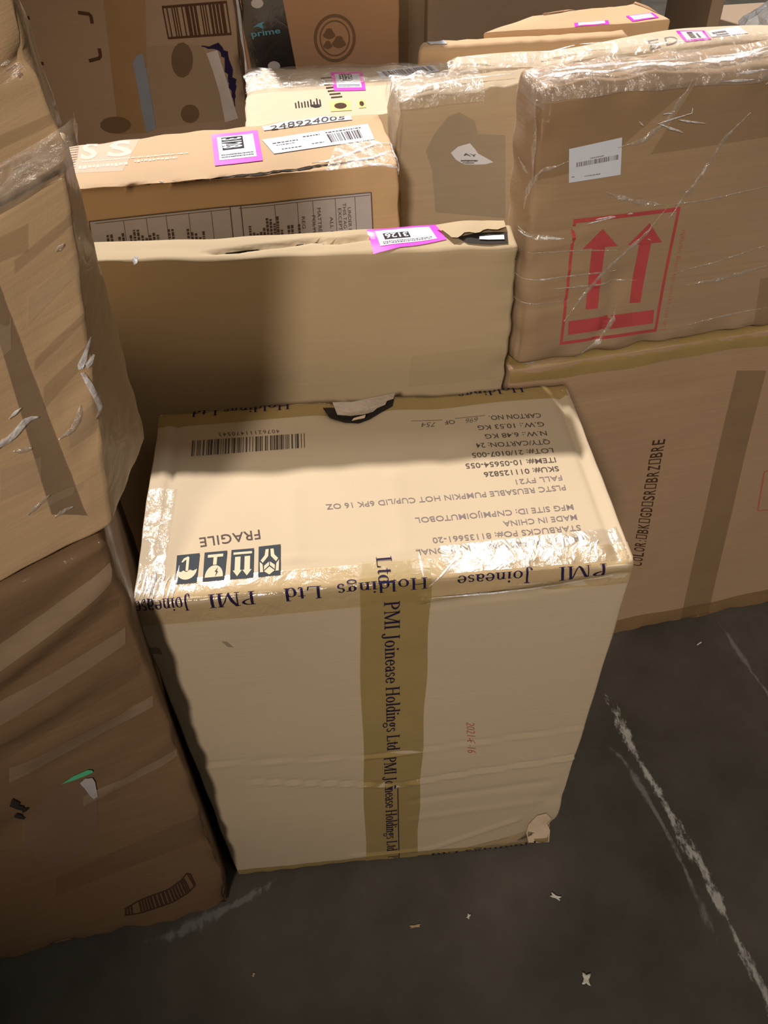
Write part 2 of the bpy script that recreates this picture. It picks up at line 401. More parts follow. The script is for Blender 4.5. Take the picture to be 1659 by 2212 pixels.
# sans text from the built-in font, normalised to the unit square (b down)
_tc = {}
def glyphs(txt, bold=0.0, cap=True, spacing=1.0, shear=0.0):
    key = (txt, bold, spacing, shear)
    if key in _tc: return _tc[key]
    cu = bpy.data.curves.new('t', 'FONT'); cu.body = txt; cu.offset = bold; cu.space_character = spacing; cu.shear = shear; cu.resolution_u = 3
    o = bpy.data.objects.new('t', cu); COL.objects.link(o)
    dg = bpy.context.evaluated_depsgraph_get(); dg.update()
    me = bpy.data.meshes.new_from_object(o.evaluated_get(dg))
    V = np.array([v.co[:2] for v in me.vertices]); F = [tuple(p.vertices) for p in me.polygons]
    bpy.data.objects.remove(o); bpy.data.curves.remove(cu); bpy.data.meshes.remove(me)
    x0, x1 = V[:, 0].min(), V[:, 0].max(); caph = 0.73
    V = np.c_[(V[:, 0] - x0) / (x1 - x0), 1 - V[:, 1] / caph]
    _tc[key] = (V, F); return V, F

# roman letters for the printed tape, drawn stroke by stroke (y up, cap height .7)
def _quad(a, b, c, d):
    a, b, c, d = map(np.array, (a, b, c, d))
    if max(np.linalg.norm(b - a), np.linalg.norm(c - d)) > max(np.linalg.norm(d - a), np.linalg.norm(c - b)): a, b, c, d = b, c, d, a
    n = max(1, int(max(np.linalg.norm(d - a), np.linalg.norm(c - b)) / .05)); V = []
    for i in range(n + 1): t = i / n; V += [tuple(a + (d - a) * t), tuple(b + (c - b) * t)]
    return (V, [(2 * i, 2 * i + 1, 2 * i + 3, 2 * i + 2) for i in range(n)])
def _rect(x0, y0, x1, y1): return _quad((x0, y0), (x1, y0), (x1, y1), (x0, y1))
def _ring(cx, cy, rx, ry, a0, a1, tk=.10, tn=.035, rot=0, n=18):
    V = []; A = np.radians(np.linspace(a0, a1, n))
    for a in A:
        t = tn + (tk - tn) * abs(math.cos(a - rot)) ** 1.5
        V.append((cx + rx * math.cos(a), cy + ry * math.sin(a))); V.append((cx + (rx - t) * math.cos(a), cy + (ry - t) * math.sin(a)))
    return (V, [(2 * i, 2 * i + 2, 2 * i + 3, 2 * i + 1) for i in range(n - 1)])
def _stem(x, y0, y1, w=.10, sb=True, st=True):
    o = [_rect(x, y0, x + w, y1)]
    if sb: o.append(_rect(x - .07, y0, x + w + .07, y0 + .03))
    if st: o.append(_rect(x - .07, y1 - .03, x + w + (.07 if st is True else 0), y1))
    return o
SERIF = {
 'P': (.56, _stem(.08, 0, .7) + [_ring(.2, .51, .30, .19, -90, 90)]),
 'M': (.86, _stem(.08, 0, .7, .04) + _stem(.68, 0, .7) + [_quad((.06, .7), (.18, .7), (.46, .06), (.38, .0)), _quad((.38, 0), (.42, .0), (.74, .7), (.69, .7))]),
 'I': (.33, _stem(.11, 0, .7)),
 'J': (.40, _stem(.17, -.0, .7, .10, False) + [_ring(.11, .02, .16, .17, 180, 360)]),
 'o': (.50, [_ring(.25, .225, .215, .235, 0, 360, n=28)]),
 'i': (.28, _stem(.09, 0, .45, .10, True, 'l') + [_ring(.14, .61, .055, .055, 0, 360, .055, .055)]),
 'n': (.52, _stem(.08, 0, .45, .09, True, 'l') + _stem(.34, 0, .30, .09, True, False) + [_ring(.27, .28, .16, .18, 0, 160)]),
 'e': (.46, [_ring(.24, .225, .205, .235, 0, 325, n=26), _rect(.08, .24, .44, .27)]),
 'a': (.45, _stem(.30, 0, .30, .09, False, False) + [_ring(.22, .28, .17, .18, 0, 150), _ring(.20, .13, .16, .14, 40, 330), _rect(.36, 0, .45, .035)]),
 's': (.38, [_ring(.19, .335, .14, .125, 20, 270, .07, .04), _ring(.19, .12, .15, .13, -160, 90, .07, .04)]),
 'H': (.74, _stem(.09, 0, .7) + _stem(.53, 0, .7) + [_rect(.1, .34, .6, .375)]),
 'l': (.27, _stem(.09, 0, .72, .10, True, 'l')),
 'd': (.51, _stem(.34, 0, .72, .10, False, 'l') + [_ring(.24, .225, .20, .235, 20, 340, n=26), _rect(.4, 0, .49, .035)]),
 'g': (.48, [_ring(.22, .30, .16, .165, 0, 360, n=24), _ring(.23, -.08, .20, .13, 0, 360, .05, .05, n=24), _rect(.34, .40, .46, .44)]),
 'L': (.60, _stem(.09, 0, .7) + [_rect(.1, 0, .52, .035), _quad((.46, 0), (.53, 0), (.55, .18), (.52, .18))]),
 't': (.30, [_rect(.10, .06, .19, .60), _rect(.02, .42, .29, .455), _ring(.20, .10, .10, .10, 180, 330, .06, .04)]),
 ' ': (.26, [])}
def serif(txt):
    x = 0; V = []; F = []
    for ch in txt:
        w, parts = SERIF[ch]
        for v, f in parts:
            n = len(V); V += [(x + a, b) for a, b in v]; F += [tuple(i + n for i in q) for q in f]
        x += w
    V = np.array(V); return np.c_[V[:, 0] / x, V[:, 1] / .7], F, x / .7     # unit width, cap height 1 (y up)

def barcode(sheet, face, fr, a0, b0, a1, b1, eps, n=48, seed=1):
    rs = np.random.RandomState(seed); x = 0; bars = []
    while len(bars) < n:
        w = rs.choice([1, 1, 2, 3]); bars.append((x, x + w)); x += w + rs.choice([1, 1, 2, 3])
    for p, q in bars: sheet.rect(face, fr, a0 + (a1 - a0) * p / x, b0, a0 + (a1 - a0) * q / x, b1, eps)
def scribble(sheet, face, fr, rows, eps, rs, hgt=.5):
    """tiny unreadable print: rows of short dashes  rows=[(a0,a1,b,h)]"""
    for a0, a1, b, h in rows:
        a = a0
        while a < a1:
            w = rs.uniform(.01, .035); sheet.rect(face, fr, a, b, min(a + w, a1), b + h * rs.uniform(.7, 1), eps); a += w + .008
def zm(x0, y0, k):
    return lambda *p: [(x0 + a * k, y0 + b * k) for a, b in p]
def tline(start, end, h):
    """text frame from baseline start/end pixels and the pixel vector baseline->top"""
    return [(start[0] + h[0], start[1] + h[1]), (end[0] + h[0], end[1] + h[1]), end, start]

# ---------------------------------------------------------------- floor
fm, nt, b = nodes('sealed_concrete'); L = nt.links
tc = N(nt, 'ShaderNodeTexCoord')
n1 = N(nt, 'ShaderNodeTexNoise'); n1.inputs['Scale'].default_value = 3.2; n1.inputs['Detail'].default_value = 9; n1.inputs['Roughness'].default_value = .62
n2 = N(nt, 'ShaderNodeTexNoise'); n2.inputs['Scale'].default_value = 70; n2.inputs['Detail'].default_value = 6; n2.inputs['Roughness'].default_value = .7
L.new(tc.outputs['Object'], n1.inputs[0]); L.new(tc.outputs['Object'], n2.inputs[0])
r = N(nt, 'ShaderNodeValToRGB'); r.color_ramp.elements[0].position = .34; r.color_ramp.elements[1].position = .70
r.color_ramp.elements[0].color = (.050, .044, .034, 1); r.color_ramp.elements[1].color = (.108, .097, .080, 1); L.new(n1.outputs[0], r.inputs[0])
r2 = N(nt, 'ShaderNodeValToRGB'); r2.color_ramp.elements[0].position = .66; r2.color_ramp.elements[1].position = .80
r2.color_ramp.elements[0].color = (0, 0, 0, 1); r2.color_ramp.elements[1].color = (.35, .35, .35, 1); L.new(n2.outputs[0], r2.inputs[0])
mx = N(nt, 'ShaderNodeMix', data_type='RGBA'); mx.inputs[7].default_value = (.24, .23, .21, 1)
L.new(r2.outputs[0], mx.inputs[0]); L.new(r.outputs[0], mx.inputs[6]); L.new(mx.outputs[2], b.inputs['Base Color'])
b.inputs['Roughness'].default_value = .62; b.inputs['Specular IOR Level'].default_value = .3
bp = N(nt, 'ShaderNodeBump'); bp.inputs['Strength'].default_value = .25; bp.inputs['Distance'].default_value = .001; L.new(n2.outputs[0], bp.inputs['Height']); L.new(bp.outputs[0], b.inputs['Normal'])
floor = make('floor', [(-6, -5, 0), (6, -5, 0), (6, 6, 0), (-6, 6, 0)], [(0, 1, 2, 3)], fm); tag(floor, kind='structure')

def worn_mat(name, col, dens, scale):
    m, nt, b = nodes(name); L = nt.links
    tc = N(nt, 'ShaderNodeTexCoord'); mp = N(nt, 'ShaderNodeMapping'); mp.inputs['Scale'].default_value = (1, .45, 1); mp.inputs['Rotation'].default_value = (0, 0, .18)
    L.new(tc.outputs['Object'], mp.inputs[0])
    n = N(nt, 'ShaderNodeTexNoise'); n.inputs['Scale'].default_value = scale; n.inputs['Detail'].default_value = 8; n.inputs['Roughness'].default_value = .72
    L.new(mp.outputs[0], n.inputs[0])
    a = N(nt, 'ShaderNodeAttribute'); a.attribute_name = 'local'; sx = N(nt, 'ShaderNodeSeparateXYZ'); L.new(a.outputs['Vector'], sx.inputs[0])
    ad = N(nt, 'ShaderNodeMath', operation='ADD'); L.new(n.outputs[0], ad.inputs[0]); L.new(sx.outputs[0], ad.inputs[1])
    r = N(nt, 'ShaderNodeValToRGB'); r.color_ramp.elements[0].position = dens; r.color_ramp.elements[1].position = dens + .13; L.new(ad.outputs[0], r.inputs[0])
    mu = N(nt, 'ShaderNodeMath', operation='MULTIPLY'); mu.inputs[1].default_value = .85; L.new(r.outputs[0], mu.inputs[0]); L.new(mu.outputs[0], b.inputs['Alpha'])
    b.inputs['Base Color'].default_value = (*col, 1); b.inputs['Roughness'].default_value = .8; return m
M['scuff'] = worn_mat('white_scuff', (.52, .51, .47), .54, 62)
M['scuff_faint'] = worn_mat('faint_scuff', (.20, .195, .18), .50, 26)
def floor_mark(pts, width, mat, name='paint_mark', z=.0006):
    uv = np.array([onz(p, 0)[:2] for p in pts]); seg = np.r_[0, np.cumsum(np.linalg.norm(np.diff(uv, axis=0), axis=1))]
    n = max(4, int(seg[-1] / .01)); t = np.linspace(0, seg[-1], n); c = np.c_[np.interp(t, seg, uv[:, 0]), np.interp(t, seg, uv[:, 1])]
    c += np.c_[np.sin(t * 37) * .0015, np.cos(t * 51) * .0015]
    g = np.gradient(c, axis=0); g /= np.linalg.norm(g, axis=1, keepdims=True); nn = np.c_[-g[:, 1], g[:, 0]]
    V = []; A = []; ks = np.linspace(-1, 1, 9)
    wn = width * (0.75 + .25 * np.sin(t * 23) + .2 * np.sin(t * 61 + 1))
    for i in range(n):
        e = min(1, min(t[i], t[-1] - t[i]) / .05)
        for k in ks: q = c[i] + nn[i] * wn[i] * k; V.append((q[0], q[1], z)); A.append((.16 - .46 * abs(k) ** 1.4 - .2 * (1 - e), 0, 0))
    F = [(i * 9 + j, i * 9 + j + 1, (i + 1) * 9 + j + 1, (i + 1) * 9 + j) for i in range(n - 1) for j in range(8)]
    return make(name, V, F, mat, (0, 0, 0), floor, True, A)
floor_mark([(1300, 1490), (1345, 1570), (1400, 1680), (1480, 1810), (1560, 1960), (1659, 2170), (1700, 2270)], .028, M['scuff'])
floor_mark([(1545, 1335), (1590, 1400), (1659, 1500), (1740, 1620)], .016, M['scuff_faint'])
floor_mark([(1310, 1610), (1345, 1640), (1420, 1760), (1500, 1920), (1560, 2060)], .016, M['scuff_faint'])
floor_mark([(300, 2040), (390, 2010), (470, 1975), (600, 1900)], .030, M['scuff_faint'])

def scrap(px, size, label, col, rot, name='paper_scrap', cat='debris', curl=.4, asp=.6, group=None):
    c = onz(px, 0); V = []; n = 5; size = size * 1.35
    for j in range(n):
        for i in range(n):
            a, b2 = i / (n - 1) - .5, j / (n - 1) - .5
            x = a * size * (1 + .25 * math.sin(j * 2 + size * 900)); y = b2 * size * asp * (1 + .3 * math.cos(i * 1.7))
            z = .0012 + size * curl * (a * a + .35 * abs(b2))
            V.append((c[0] + x * math.cos(rot) - y * math.sin(rot), c[1] + x * math.sin(rot) + y * math.cos(rot), z))
    F = [(j * n + i, j * n + i + 1, (j + 1) * n + i + 1, (j + 1) * n + i) for j in range(n - 1) for i in range(n - 1)]
    o = make(name, V, F, col, (c[0], c[1], 0)); md = o.modifiers.new('s', 'SOLIDIFY'); md.thickness = .0006
    tag(o, label, cat, group)
M['scrap_white'] = plain('scrap_white', (.72, .70, .62), .7); M['scrap_tan'] = plain('scrap_tan', (.50, .36, .20), .7)
scrap((1200, 1938), .011, 'small curled white paper scrap in front of the carton’s right corner', M['scrap_white'], 2.6, asp=.4)
scrap((1266, 2116), .011, 'folded white paper scrap lowest on the floor', M['scrap_white'], 1.3, asp=.7)
scrap((897, 2001), .012, 'flat tan splinter of cardboard lying on the floor', M['scrap_tan'], .05, 'cardboard_splinter', asp=.25, curl=.05)
scrap((1012, 1980), .005, 'tiny white speck of paper between the tan splinter and the curled scrap', M['scrap_white'], 1.0)
scrap((1510, 1391), .009, 'thin white paper sliver by the faint mark at the right', M['scrap_white'], .5, asp=.15)
scrap((548, 2106), .004, 'tiny pale speck on the dark floor at lower left', M['scrap_tan'], 1.2)

# ---------------------------------------------------------------- main carton
D = 0.3189
zt = 0.7781
mainc = [(0, 0, 0), (.55, 0, 0), (.55, D, 0), (0, D, 0), (0, 0, zt), (.55, 0, zt), (.55, D, zt), (0, D, zt)]
def zz(x, y): return (280 + x * .3255, 820 + y * .3255)
G = [('F', [(395, 1656), (800, 1636), (1240, 1575)], .0028, -.0018, 'p'), ('F', [(560, 1690), (860, 1697), (1020, 1670), (1245, 1636)], .0030, -.0028, 'p'),
     ('F', [(930, 1306), (1150, 1278), (1352, 1240)], .0030, -.0035), ('F', [(930, 1290), (1150, 1256), (1352, 1222)], .006, .004),
     ('F', [(760, 1850), (930, 1835), (1120, 1770)], .004, .0035), ('F', [(900, 1730), (1180, 1690)], .008, -.002), ('F', [(900, 1770), (1180, 1730)], .008, .0015),
     ('T', [(384, 905), (372, 1010), (340, 1305)], .0035, -.0030), ('T', [(368, 905), (352, 1010), (316, 1305)], .007, .0022),
     ('T', [(1205, 848), (1262, 1000), (1342, 1205)], .0040, -.0045), ('T', [(1220, 845), (1280, 1000), (1358, 1205)], .006, .0035),
     ('T', [(600, 1210), (740, 1205), (905, 1190)], .003, .0012),
     ('T', [(640, 1200), (632, 1060)], .010, .0012), ('T', [(870, 1180), (850, 1030)], .010, .0012)]
DN = [('T', (775, 872), .026, (0, -.008, -.007)), ('T', (735, 880), .018, (0, -.004, -.010)), ('F', (1180, 1790), .03, (-.006, .008, 0)), ('F', (1190, 1725), .02, (-.004, .003, 0)),
      ('T', (950, 868), .05, (0, -.003, -.003)), ('F', (1160, 1815), .03, (-.004, .002, .004))]
main = Carton('shipping_carton', 'upright tan carton in front, printed text and pictograms on its sunlit top', None, mainc, M['main'], .004, .0012, (.006, .006, .007), G, DN, seed=1, edge=.0012)
main.o['label'] = 'upright tan carton standing foremost on the floor, with printed text and pictograms on top'

def uvrect(sh, face, u0, v0, u1, v1, eps, step=.007, wob=0):
    nu = max(1, int(abs(u1 - u0) / step)); nv = max(1, int(abs(v1 - v0) / step))
    U, Vv = np.meshgrid(np.linspace(u0, u1, nu + 1), np.linspace(v0, v1, nv + 1)); uv = np.c_[U.ravel(), Vv.ravel()]
    if wob:
        uv[:, 1] += wob * np.sin(uv[:, 0] * 21 + 1) * (Vv.ravel() == v1) + wob * .6 * np.sin(uv[:, 0] * 57) * (Vv.ravel() == v1)
    F = [(j * (nu + 1) + i, j * (nu + 1) + i + 1, (j + 1) * (nu + 1) + i + 1, (j + 1) * (nu + 1) + i) for j in range(nv) for i in range(nu)]
    sh.add(face, uv, F, eps)
# printed tape round the top front edge, the back edge, the bottom edge; vertical tape down the front
lz = main.L[2]; lx = main.L[0]; ly = main.L[1]
sh = Sheet(main); uvrect(sh, 'T', .002, -.036, lx - .002, .030, .0007); TAPE_F = sh.link('tape', M['tape_top'], 'glossy printed tape along the front top edge')
sh = Sheet(main); uvrect(sh, 'T', .002, ly - .030, lx - .002, ly + .03, .0007); TAPE_B = sh.link('tape', M['tape'])
sh = Sheet(main); uvrect(sh, 'F', .002, -.03, lx - .002, .022, .0007, wob=.002); sh.link('tape', M['tape'])
a0 = main.uv('F', (782, 1372)); a1 = main.uv('F', (930, 1300)); b0 = main.uv('F', (792, 1880)); b1 = main.uv('F', (900, 1870))
sh = Sheet(main)
nn_ = 110
for i in range(nn_):
    t0, t1 = i / nn_, (i + 1) / nn_
    pts = []
    for t in (t0, t1):
        zv = .004 + (lz + .032 - .004) * t; k = min(1, zv / lz)
        xl = b0[0] * (1 - k) + a0[0] * k + .0012 * math.sin(zv * 19); xr = b1[0] * (1 - k) + a1[0] * k + .001 * math.sin(zv * 33 + 1)
        pts.append([(xl + (xr - xl) * q / 8, zv) for q in range(9)])
    uv = np.array(pts[0] + pts[1]); sh.add('F', uv, [(q, q + 1, 10 + q, 9 + q) for q in range(8)], .0010)
TAPE_V = sh.link('tape', M['tape'], 'vertical printed tape down the front')
# lettering of the tape
def serif_run(sh, face, txt, u0, v0, du, dv, length, height, eps):
    """text from (u0,v0) along unit (du,dv); up is the perpendicular to the left of that direction"""
    V, F, asp = serif(txt); x = V[:, 0] * length; y = V[:, 1] * height
    uv = np.c_[u0 + du * x - dv * y, v0 + dv * x + du * y]; sh.add(face, uv, F, eps)
sh = Sheet(main)
xv = main.uv('F', (826, 1500))[0]
def zf(y, x=845): return main.uv('F', (x, y))[1]
for (txt, ya, yb) in (('PMI Joinease Holdings Ltd', 1296, 1620), ('PMI Joinease Holdings Ltd', 1634, 1838)):
    z0, z1 = zf(ya), zf(yb); x0 = main.uv('F', (829, ya))[0]; x1 = main.uv('F', (836, yb))[0]
    V, F, asp = serif(txt); tt = V[:, 0:1]; hgt = .0175
    uv = np.c_[x0 + (x1 - x0) * V[:, 0] + V[:, 1] * hgt, z0 + (z1 - z0) * V[:, 0]]; sh.add('F', uv, F, .0022)
z0 = zf(1850); serif_run(sh, 'F', 'P', main.uv('F', (838, 1850))[0], z0, 0, -1, .011, .0175, .0014)
uvrect(sh, 'F', main.uv('F', (858, 1700))[0], zf(1860), main.uv('F', (859, 1700))[0] + .0008, zf(1700), .0014)
# Ltd over the top edge
q = main.uv('T', (812, 1205)); q2 = main.uv('T', (820, 1290))
serif_run(sh, 'T', 'Ltd', q[0], q[1], 0, -1, q[1] + .001, .017, .0016)
sh.each('printed_text', M['ink_blue'], 'roman lettering running down the tape', smooth=False)
sh = Sheet(main)
def xT(x, y): return main.uv('T', (x, y))[0]
for txt, xs, xe in (('PMI', 1312, 1203), ('Joinease', 1150, 985), ('Holdings', 925, 725), ('Ltd', 695, 612), ('PMI', 550, 447), ('Joinease', 408, 290)):
    ye = 1310 - (xs - 285) * .0876
    ua, ub = xT(xs, ye), xT(xe, ye); serif_run(sh, 'T', txt, ua, .0025 if xs > 950 else .0045, -1, 0, ua - ub, .0175, .0013)
sh.each('printed_text', M['ink_blue'], 'upside-down roman lettering along the front top edge', smooth=False)
sh = Sheet(main)
for txt, ua, w in (('Holdings', .49, .09), ('Holdings Ltd', .175, .13)):
    serif_run(sh, 'T', txt, ua, ly + .004, -1, 0, w, .0175, .0013)
V, F, asp = serif('Holdings Ltd'); ua, ub = main.uv('F', (1165, 1822))[0], main.uv('F', (930, 1850))[0]
serif_run(sh, 'F', 'Holdings Ltd', ua, .011, -1, 0, ua - ub, .0175, .0012)
sh.each('printed_text', M['ink_blue'], smooth=False)
# print on the top, upside down as seen
z2 = lambda x, y: (660 + x * .3496, 820 + y * .3496)
z3 = lambda x, y: (680 + x * .4219, 1020 + y * .4219)
sh = Sheet(main); E1 = .0004
for txt, z, xa, ya, xb, yb, h in [('CARTON NO.', z2, 1450, 207, 1130, 223, 29), ('OF', z2, 918, 240, 855, 244, 28),
        ('G.W.: 10.53 KG', z2, 1470, 262, 1060, 284, 29), ('N.W.: 6.48 KG', z2, 1486, 318, 1105, 339, 29), ('QTY/CARTON: 24', z2, 1506, 372, 1050, 395, 30),
        ('LOT#: 21/0107-005', z2, 1526, 424, 1025, 455, 30), ('ITEM#: 10-05654-055', z2, 1541, 482, 985, 520, 31), ('SKU#: 011125826', z2, 1560, 536, 1098, 572, 31)]:
    sh.text('T', main.frame('T', tline(z(xa, ya), z(xb, yb), (-(-3), h * .3496))), txt, E1, bold=.008)
for a, b2 in (((1108, 219), (922, 231)), ((843, 238), (655, 252))):
    sh.line('T', [z2(*a), z2(*b2)], .0009, E1, taper=False)
sh.each('printed_text', M['ink_mid'], 'upside-down black print in the shaded half of the top', smooth=False)
sh = Sheet(main)
for txt, xa, ya, xb, yb in (('696', 1062, 228, 985, 236), ('754', 800, 255, 710, 262)):
    sh.text('T', main.frame('T', tline(z2(xa, ya), z2(xb, yb), (2, 11))), txt, E1 + .0001, shear=.3, bold=-.01)
sh.each('handwritten_number', M['ink_mid'], smooth=False)
sh = Sheet(main)
for txt, z, xa, ya, xb, yb, h in [('FALL FY21', z2, 1580, 592, 1295, 618, 31), ('PLSTC REUSABLE PUMPKIN HOT CUP/LID 6PK 16 OZ', z3, 1280, 66, 55, 166, 27),
        ('MFG SITE ID: CNPMIJOIMUTOBOL', z3, 1320, 165, 512, 232, 28), ('MADE IN CHINA', z3, 1338, 217, 962, 250, 28),
        ('STARBUCKS PO#: 81135661-20', z3, 1357, 270, 600, 335, 29), ('PACIFIC MARKET INTERNATIONAL', z3, 1375, 324, 515, 398, 29)]:
    k = .3496 if z is z2 else .4219
    sh.text('T', main.frame('T', tline(z(xa, ya), z(xb, yb), (3, h * k))), txt, E1, bold=.004)
sh.each('printed_text', M['ink_soft'], 'upside-down fainter grey print in the lit half of the top', smooth=False)
sh = Sheet(main); sh.text('T', main.frame('T', tline(zz(862, 1000), zz(462, 1056), (3, 21))), 'FRAGILE', E1, bold=.004, spacing=1.05)
sh.link('printed_text', M['ink_mid'], 'upside-down word in capitals above the pictograms', smooth=False)
sh = Sheet(main); fr = main.frame('T', [zz(415, 403), zz(1165, 357), zz(1168, 452), zz(408, 508)]); barcode(sh, 'T', fr, 0, 0, 1, 1, E1, 46, 3)
sh.stuff('barcode', M['ink_mid'], smooth=False)
sh = Sheet(main); sh.text('T', main.frame('T', tline(zz(992, 331), zz(590, 352), (2, 8))), '40762111470543', E1, spacing=1.25)
sh.link('printed_text', M['ink_mid'], smooth=False)
# pictograms (image orientation, unit square b down)
pq = [[(317, 1175), (468, 1160), (447, 1355), (303, 1368)], [(500, 1157), (650, 1143), (630, 1338), (487, 1350)],
      [(678, 1140), (827, 1127), (823, 1322), (668, 1335)], [(858, 1117), (1003, 1100), (1003, 1303), (855, 1320)]]
names = ['upside-down umbrella pictogram', 'upside-down glass pictogram', 'upside-down arrows pictogram', 'pictogram of folded arrows at the right of the row']
def arc(cx, cy, rx, ry, a0, a1, n=14): return [(cx + rx * math.cos(math.radians(a)), cy + ry * math.sin(math.radians(a))) for a in np.linspace(a0, a1, n)]
for i, qd in enumerate(pq):
    fr = main.frame('T', [zz(*p) for p in qd]); sh = Sheet(main); sh.rect('T', fr, 0, 0, 1, 1, .0011)
    pc = sh.link('pictogram', M['picto'], names[i], smooth=False)
    sh = Sheet(main); e2 = .0014
    if i == 0:
        sh.poly('T', [(.06, .55)] + [(.2, .62), (.34, .56), (.48, .62), (.64, .55), (.8, .60), (.95, .54)] + arc(.5, .56, .45, .32, 0, 180), e2, fr)
        sh.rect('T', fr, .44, .12, .56, .58, e2); sh.poly('T', [(.56, .12), (.5, .08), (.32, .14), (.22, .26), (.28, .28), (.40, .20), (.46, .2)], e2, fr)
    elif i == 1:
        sh.poly('T', arc(.5, .88, .42, .40, 180, 360), e2, fr); sh.rect('T', fr, .42, .14, .58, .46, e2); sh.rect('T', fr, .16, .10, .84, .20, e2)
    elif i == 2:
        sh.rect('T', fr, .1, .10, .92, .18, e2)
        for x in (.3, .72): sh.rect('T', fr, x - .12, .26, x + .12, .72, e2); sh.poly('T', [(x - .2, .72), (x + .2, .72), (x, .92)], e2, fr)
    else:
        for sgn in (-1, 1):
            f = lambda x: .5 + sgn * (x - .5)
            sh.poly('T', [(f(.54), .12), (f(.68), .12), (f(.72), .32), (f(.90), .48), (f(.80), .56), (f(.56), .36)], e2, fr)
            sh.poly('T', [(f(.82), .60), (f(.94), .52), (f(.92), .86), (f(.78), .86), (f(.80), .66)], e2, fr)
            sh.poly('T', [(f(.52), .54), (f(.74), .66), (f(.74), .80), (f(.52), .66)], e2, fr)
        sh.poly('T', [(.5, .70), (.74, .84), (.5, .96), (.26, .84)], e2, fr)
    sh.link('symbol', M['picto_pale'], smooth=False, parent=pc)
    if i == 1:
        sh = Sheet(main); sh.poly('T', [(.66, .56), (.58, .68), (.68, .70), (.56, .88), (.62, .72), (.52, .70)], e2 + .0002, fr); sh.link('symbol', M['picto'], smooth=False, parent=pc)
# red date
sh = Sheet(main); sh.text('F', main.frame('F', [(1026, 1562), (1030, 1628), (1010, 1626), (1007, 1560)]), '2021-6-16', .0006, bold=-.008)
sh.link('date_stamp', M['ink_red_thin'], 'small red date stamp', smooth=False)
# torn bottom right liner and the ripped hand hole
sh = Sheet(main)
sh.poly('F', [(1140, 1800), (1143, 1780), (1160, 1760), (1180, 1755), (1192, 1768), (1190, 1785), (1196, 1800), (1190, 1822), (1165, 1826), (1145, 1822)], .0018)
sh.each('torn_liner', M['torn_light'], 'bare torn paper at the bottom right corner')
sh = Sheet(main)
sh.poly('F', [(1010, 1830), (1080, 1812), (1140, 1797), (1165, 1805), (1200, 1790), (1192, 1824), (1100, 1836), (1030, 1840)], .0014)
sh.each('torn_liner', M['tape_top'])
sh = Sheet(main)
sh.poly('T', [(697, 880), (716, 872), (760, 868), (800, 864), (852, 858), (848, 878), (820, 892), (798, 906), (775, 916), (745, 914), (712, 902)], .0016)
hole = sh.link('hand_hole', M['dark'], 'ripped open hand hole at the back edge')
sh = Sheet(main)
sh.poly('T', [(718, 868), (760, 862), (854, 852), (850, 868), (836, 872), (832, 880), (815, 884), (806, 892), (785, 896), (757, 894), (728, 886)], .0065)
sh.link('torn_flap', M['liner'], parent=hole)
sh = Sheet(main)
sh.poly('T', [(764, 908), (790, 898), (788, 909), (760, 916)], .0065)
sh.link('torn_flap', M['torn_light'], parent=hole)
# tape wrinkles with highlights painted white: left front corner, right glare
sh = Sheet(main)
for xs in np.linspace(292, 372, 9):
    sh.line('T', [(xs, 1296), (xs + 8 + rng.uniform(-3, 6), 1262 + rng.uniform(-8, 8)), (xs + 16, 1236 + rng.uniform(-12, 12))], .003, .0012, .0022, jit=.0006)
for xs in np.linspace(1040, 1290, 6):
    sh.line('T', [(xs, 1232 - (xs - 1030) * .1), (xs + rng.uniform(-6, 6), 1205 - (xs - 1030) * .1), (xs + rng.uniform(-8, 12), 1190 - (xs - 1030) * .09)], .004, .0012, .0015, jit=.0006)
sh.line('T', [(930, 1270), (1000, 1190)], .002, .001, .001); sh.line('T', [(905, 1195), (915, 1245)], .003, .001, .001)
sh.each('wrinkle_glint', M['glint'])
sh = Sheet(main); sh.line('F', [(930, 1282), (1060, 1268), (1200, 1252), (1320, 1231)], .0022, .0055, .001); sh.each('wrinkle_glint', M['glint'])
# clear wide tape over the front strip of the top
sh = Sheet(main); fr = main.frame('T', [(950, 1180), (1330, 1140), (1360, 1208), (960, 1240)]); sh.rect('T', fr, 0, 0, 1, 1, .0011); sh.link('tape', M['tape_clear'], 'clear tape with a bright glare at the front right')
sh = Sheet(main); fr = main.frame('T', [(322, 1060), (384, 1055), (345, 1300), (290, 1302)]); sh.rect('T', fr, 0, 0, 1, 1, .0011); sh.link('tape', M['film_thin'])
# grey smudges on front
sh = Sheet(main)
sh.poly('F', [(320, 1395), (345, 1398), (352, 1412), (330, 1410)], .0004); sh.poly('F', [(478, 1383), (490, 1384), (505, 1397), (492, 1396)], .0004)
M['smudge'] = plain('grey_smudge', (.24, .20, .14), 0.85, 0.12, alpha=.45); sh.each('smudge', M['smudge'], smooth=False)

# ---------------------------------------------------------------- centre carton
cc = [(-.20, .391, 0), (.478, .362, 0), (.478, .43, 0), (-.20, .445, 0), (-.20, .391, .969), (.474, .362, .960), (.478, .424, .960), (-.20, .440, .963)]
GC_ = [('T', [(455, 545), (530, 538), (620, 531), (680, 522), (720, 527), (800, 516)], .0035, -.010), ('F', [(260, 575), (500, 560), (900, 552), (1095, 545)], .006, .002)]
center = Carton('shipping_carton', 'large plain tan carton standing upright behind the foremost carton, its top seam split open', None, cc, M['center'], .004, .0022, (.010, .004, .012), GC_,
    [('T', (1000, 500), .03, (0, 0, .004)), ('F', (470, 575), .04, (0, -.003, -.002))], seed=2, edge=.0022)
sh = Sheet(center); sh.line('T', [(455, 545), (530, 538), (590, 534)], .006, .0008, -.004); sh.line('T', [(620, 531), (650, 527), (680, 523), (705, 528)], .006, .0008, -.004)
sh.line('T', [(700, 528), (750, 522), (800, 517)], .002, .0008, -.002)
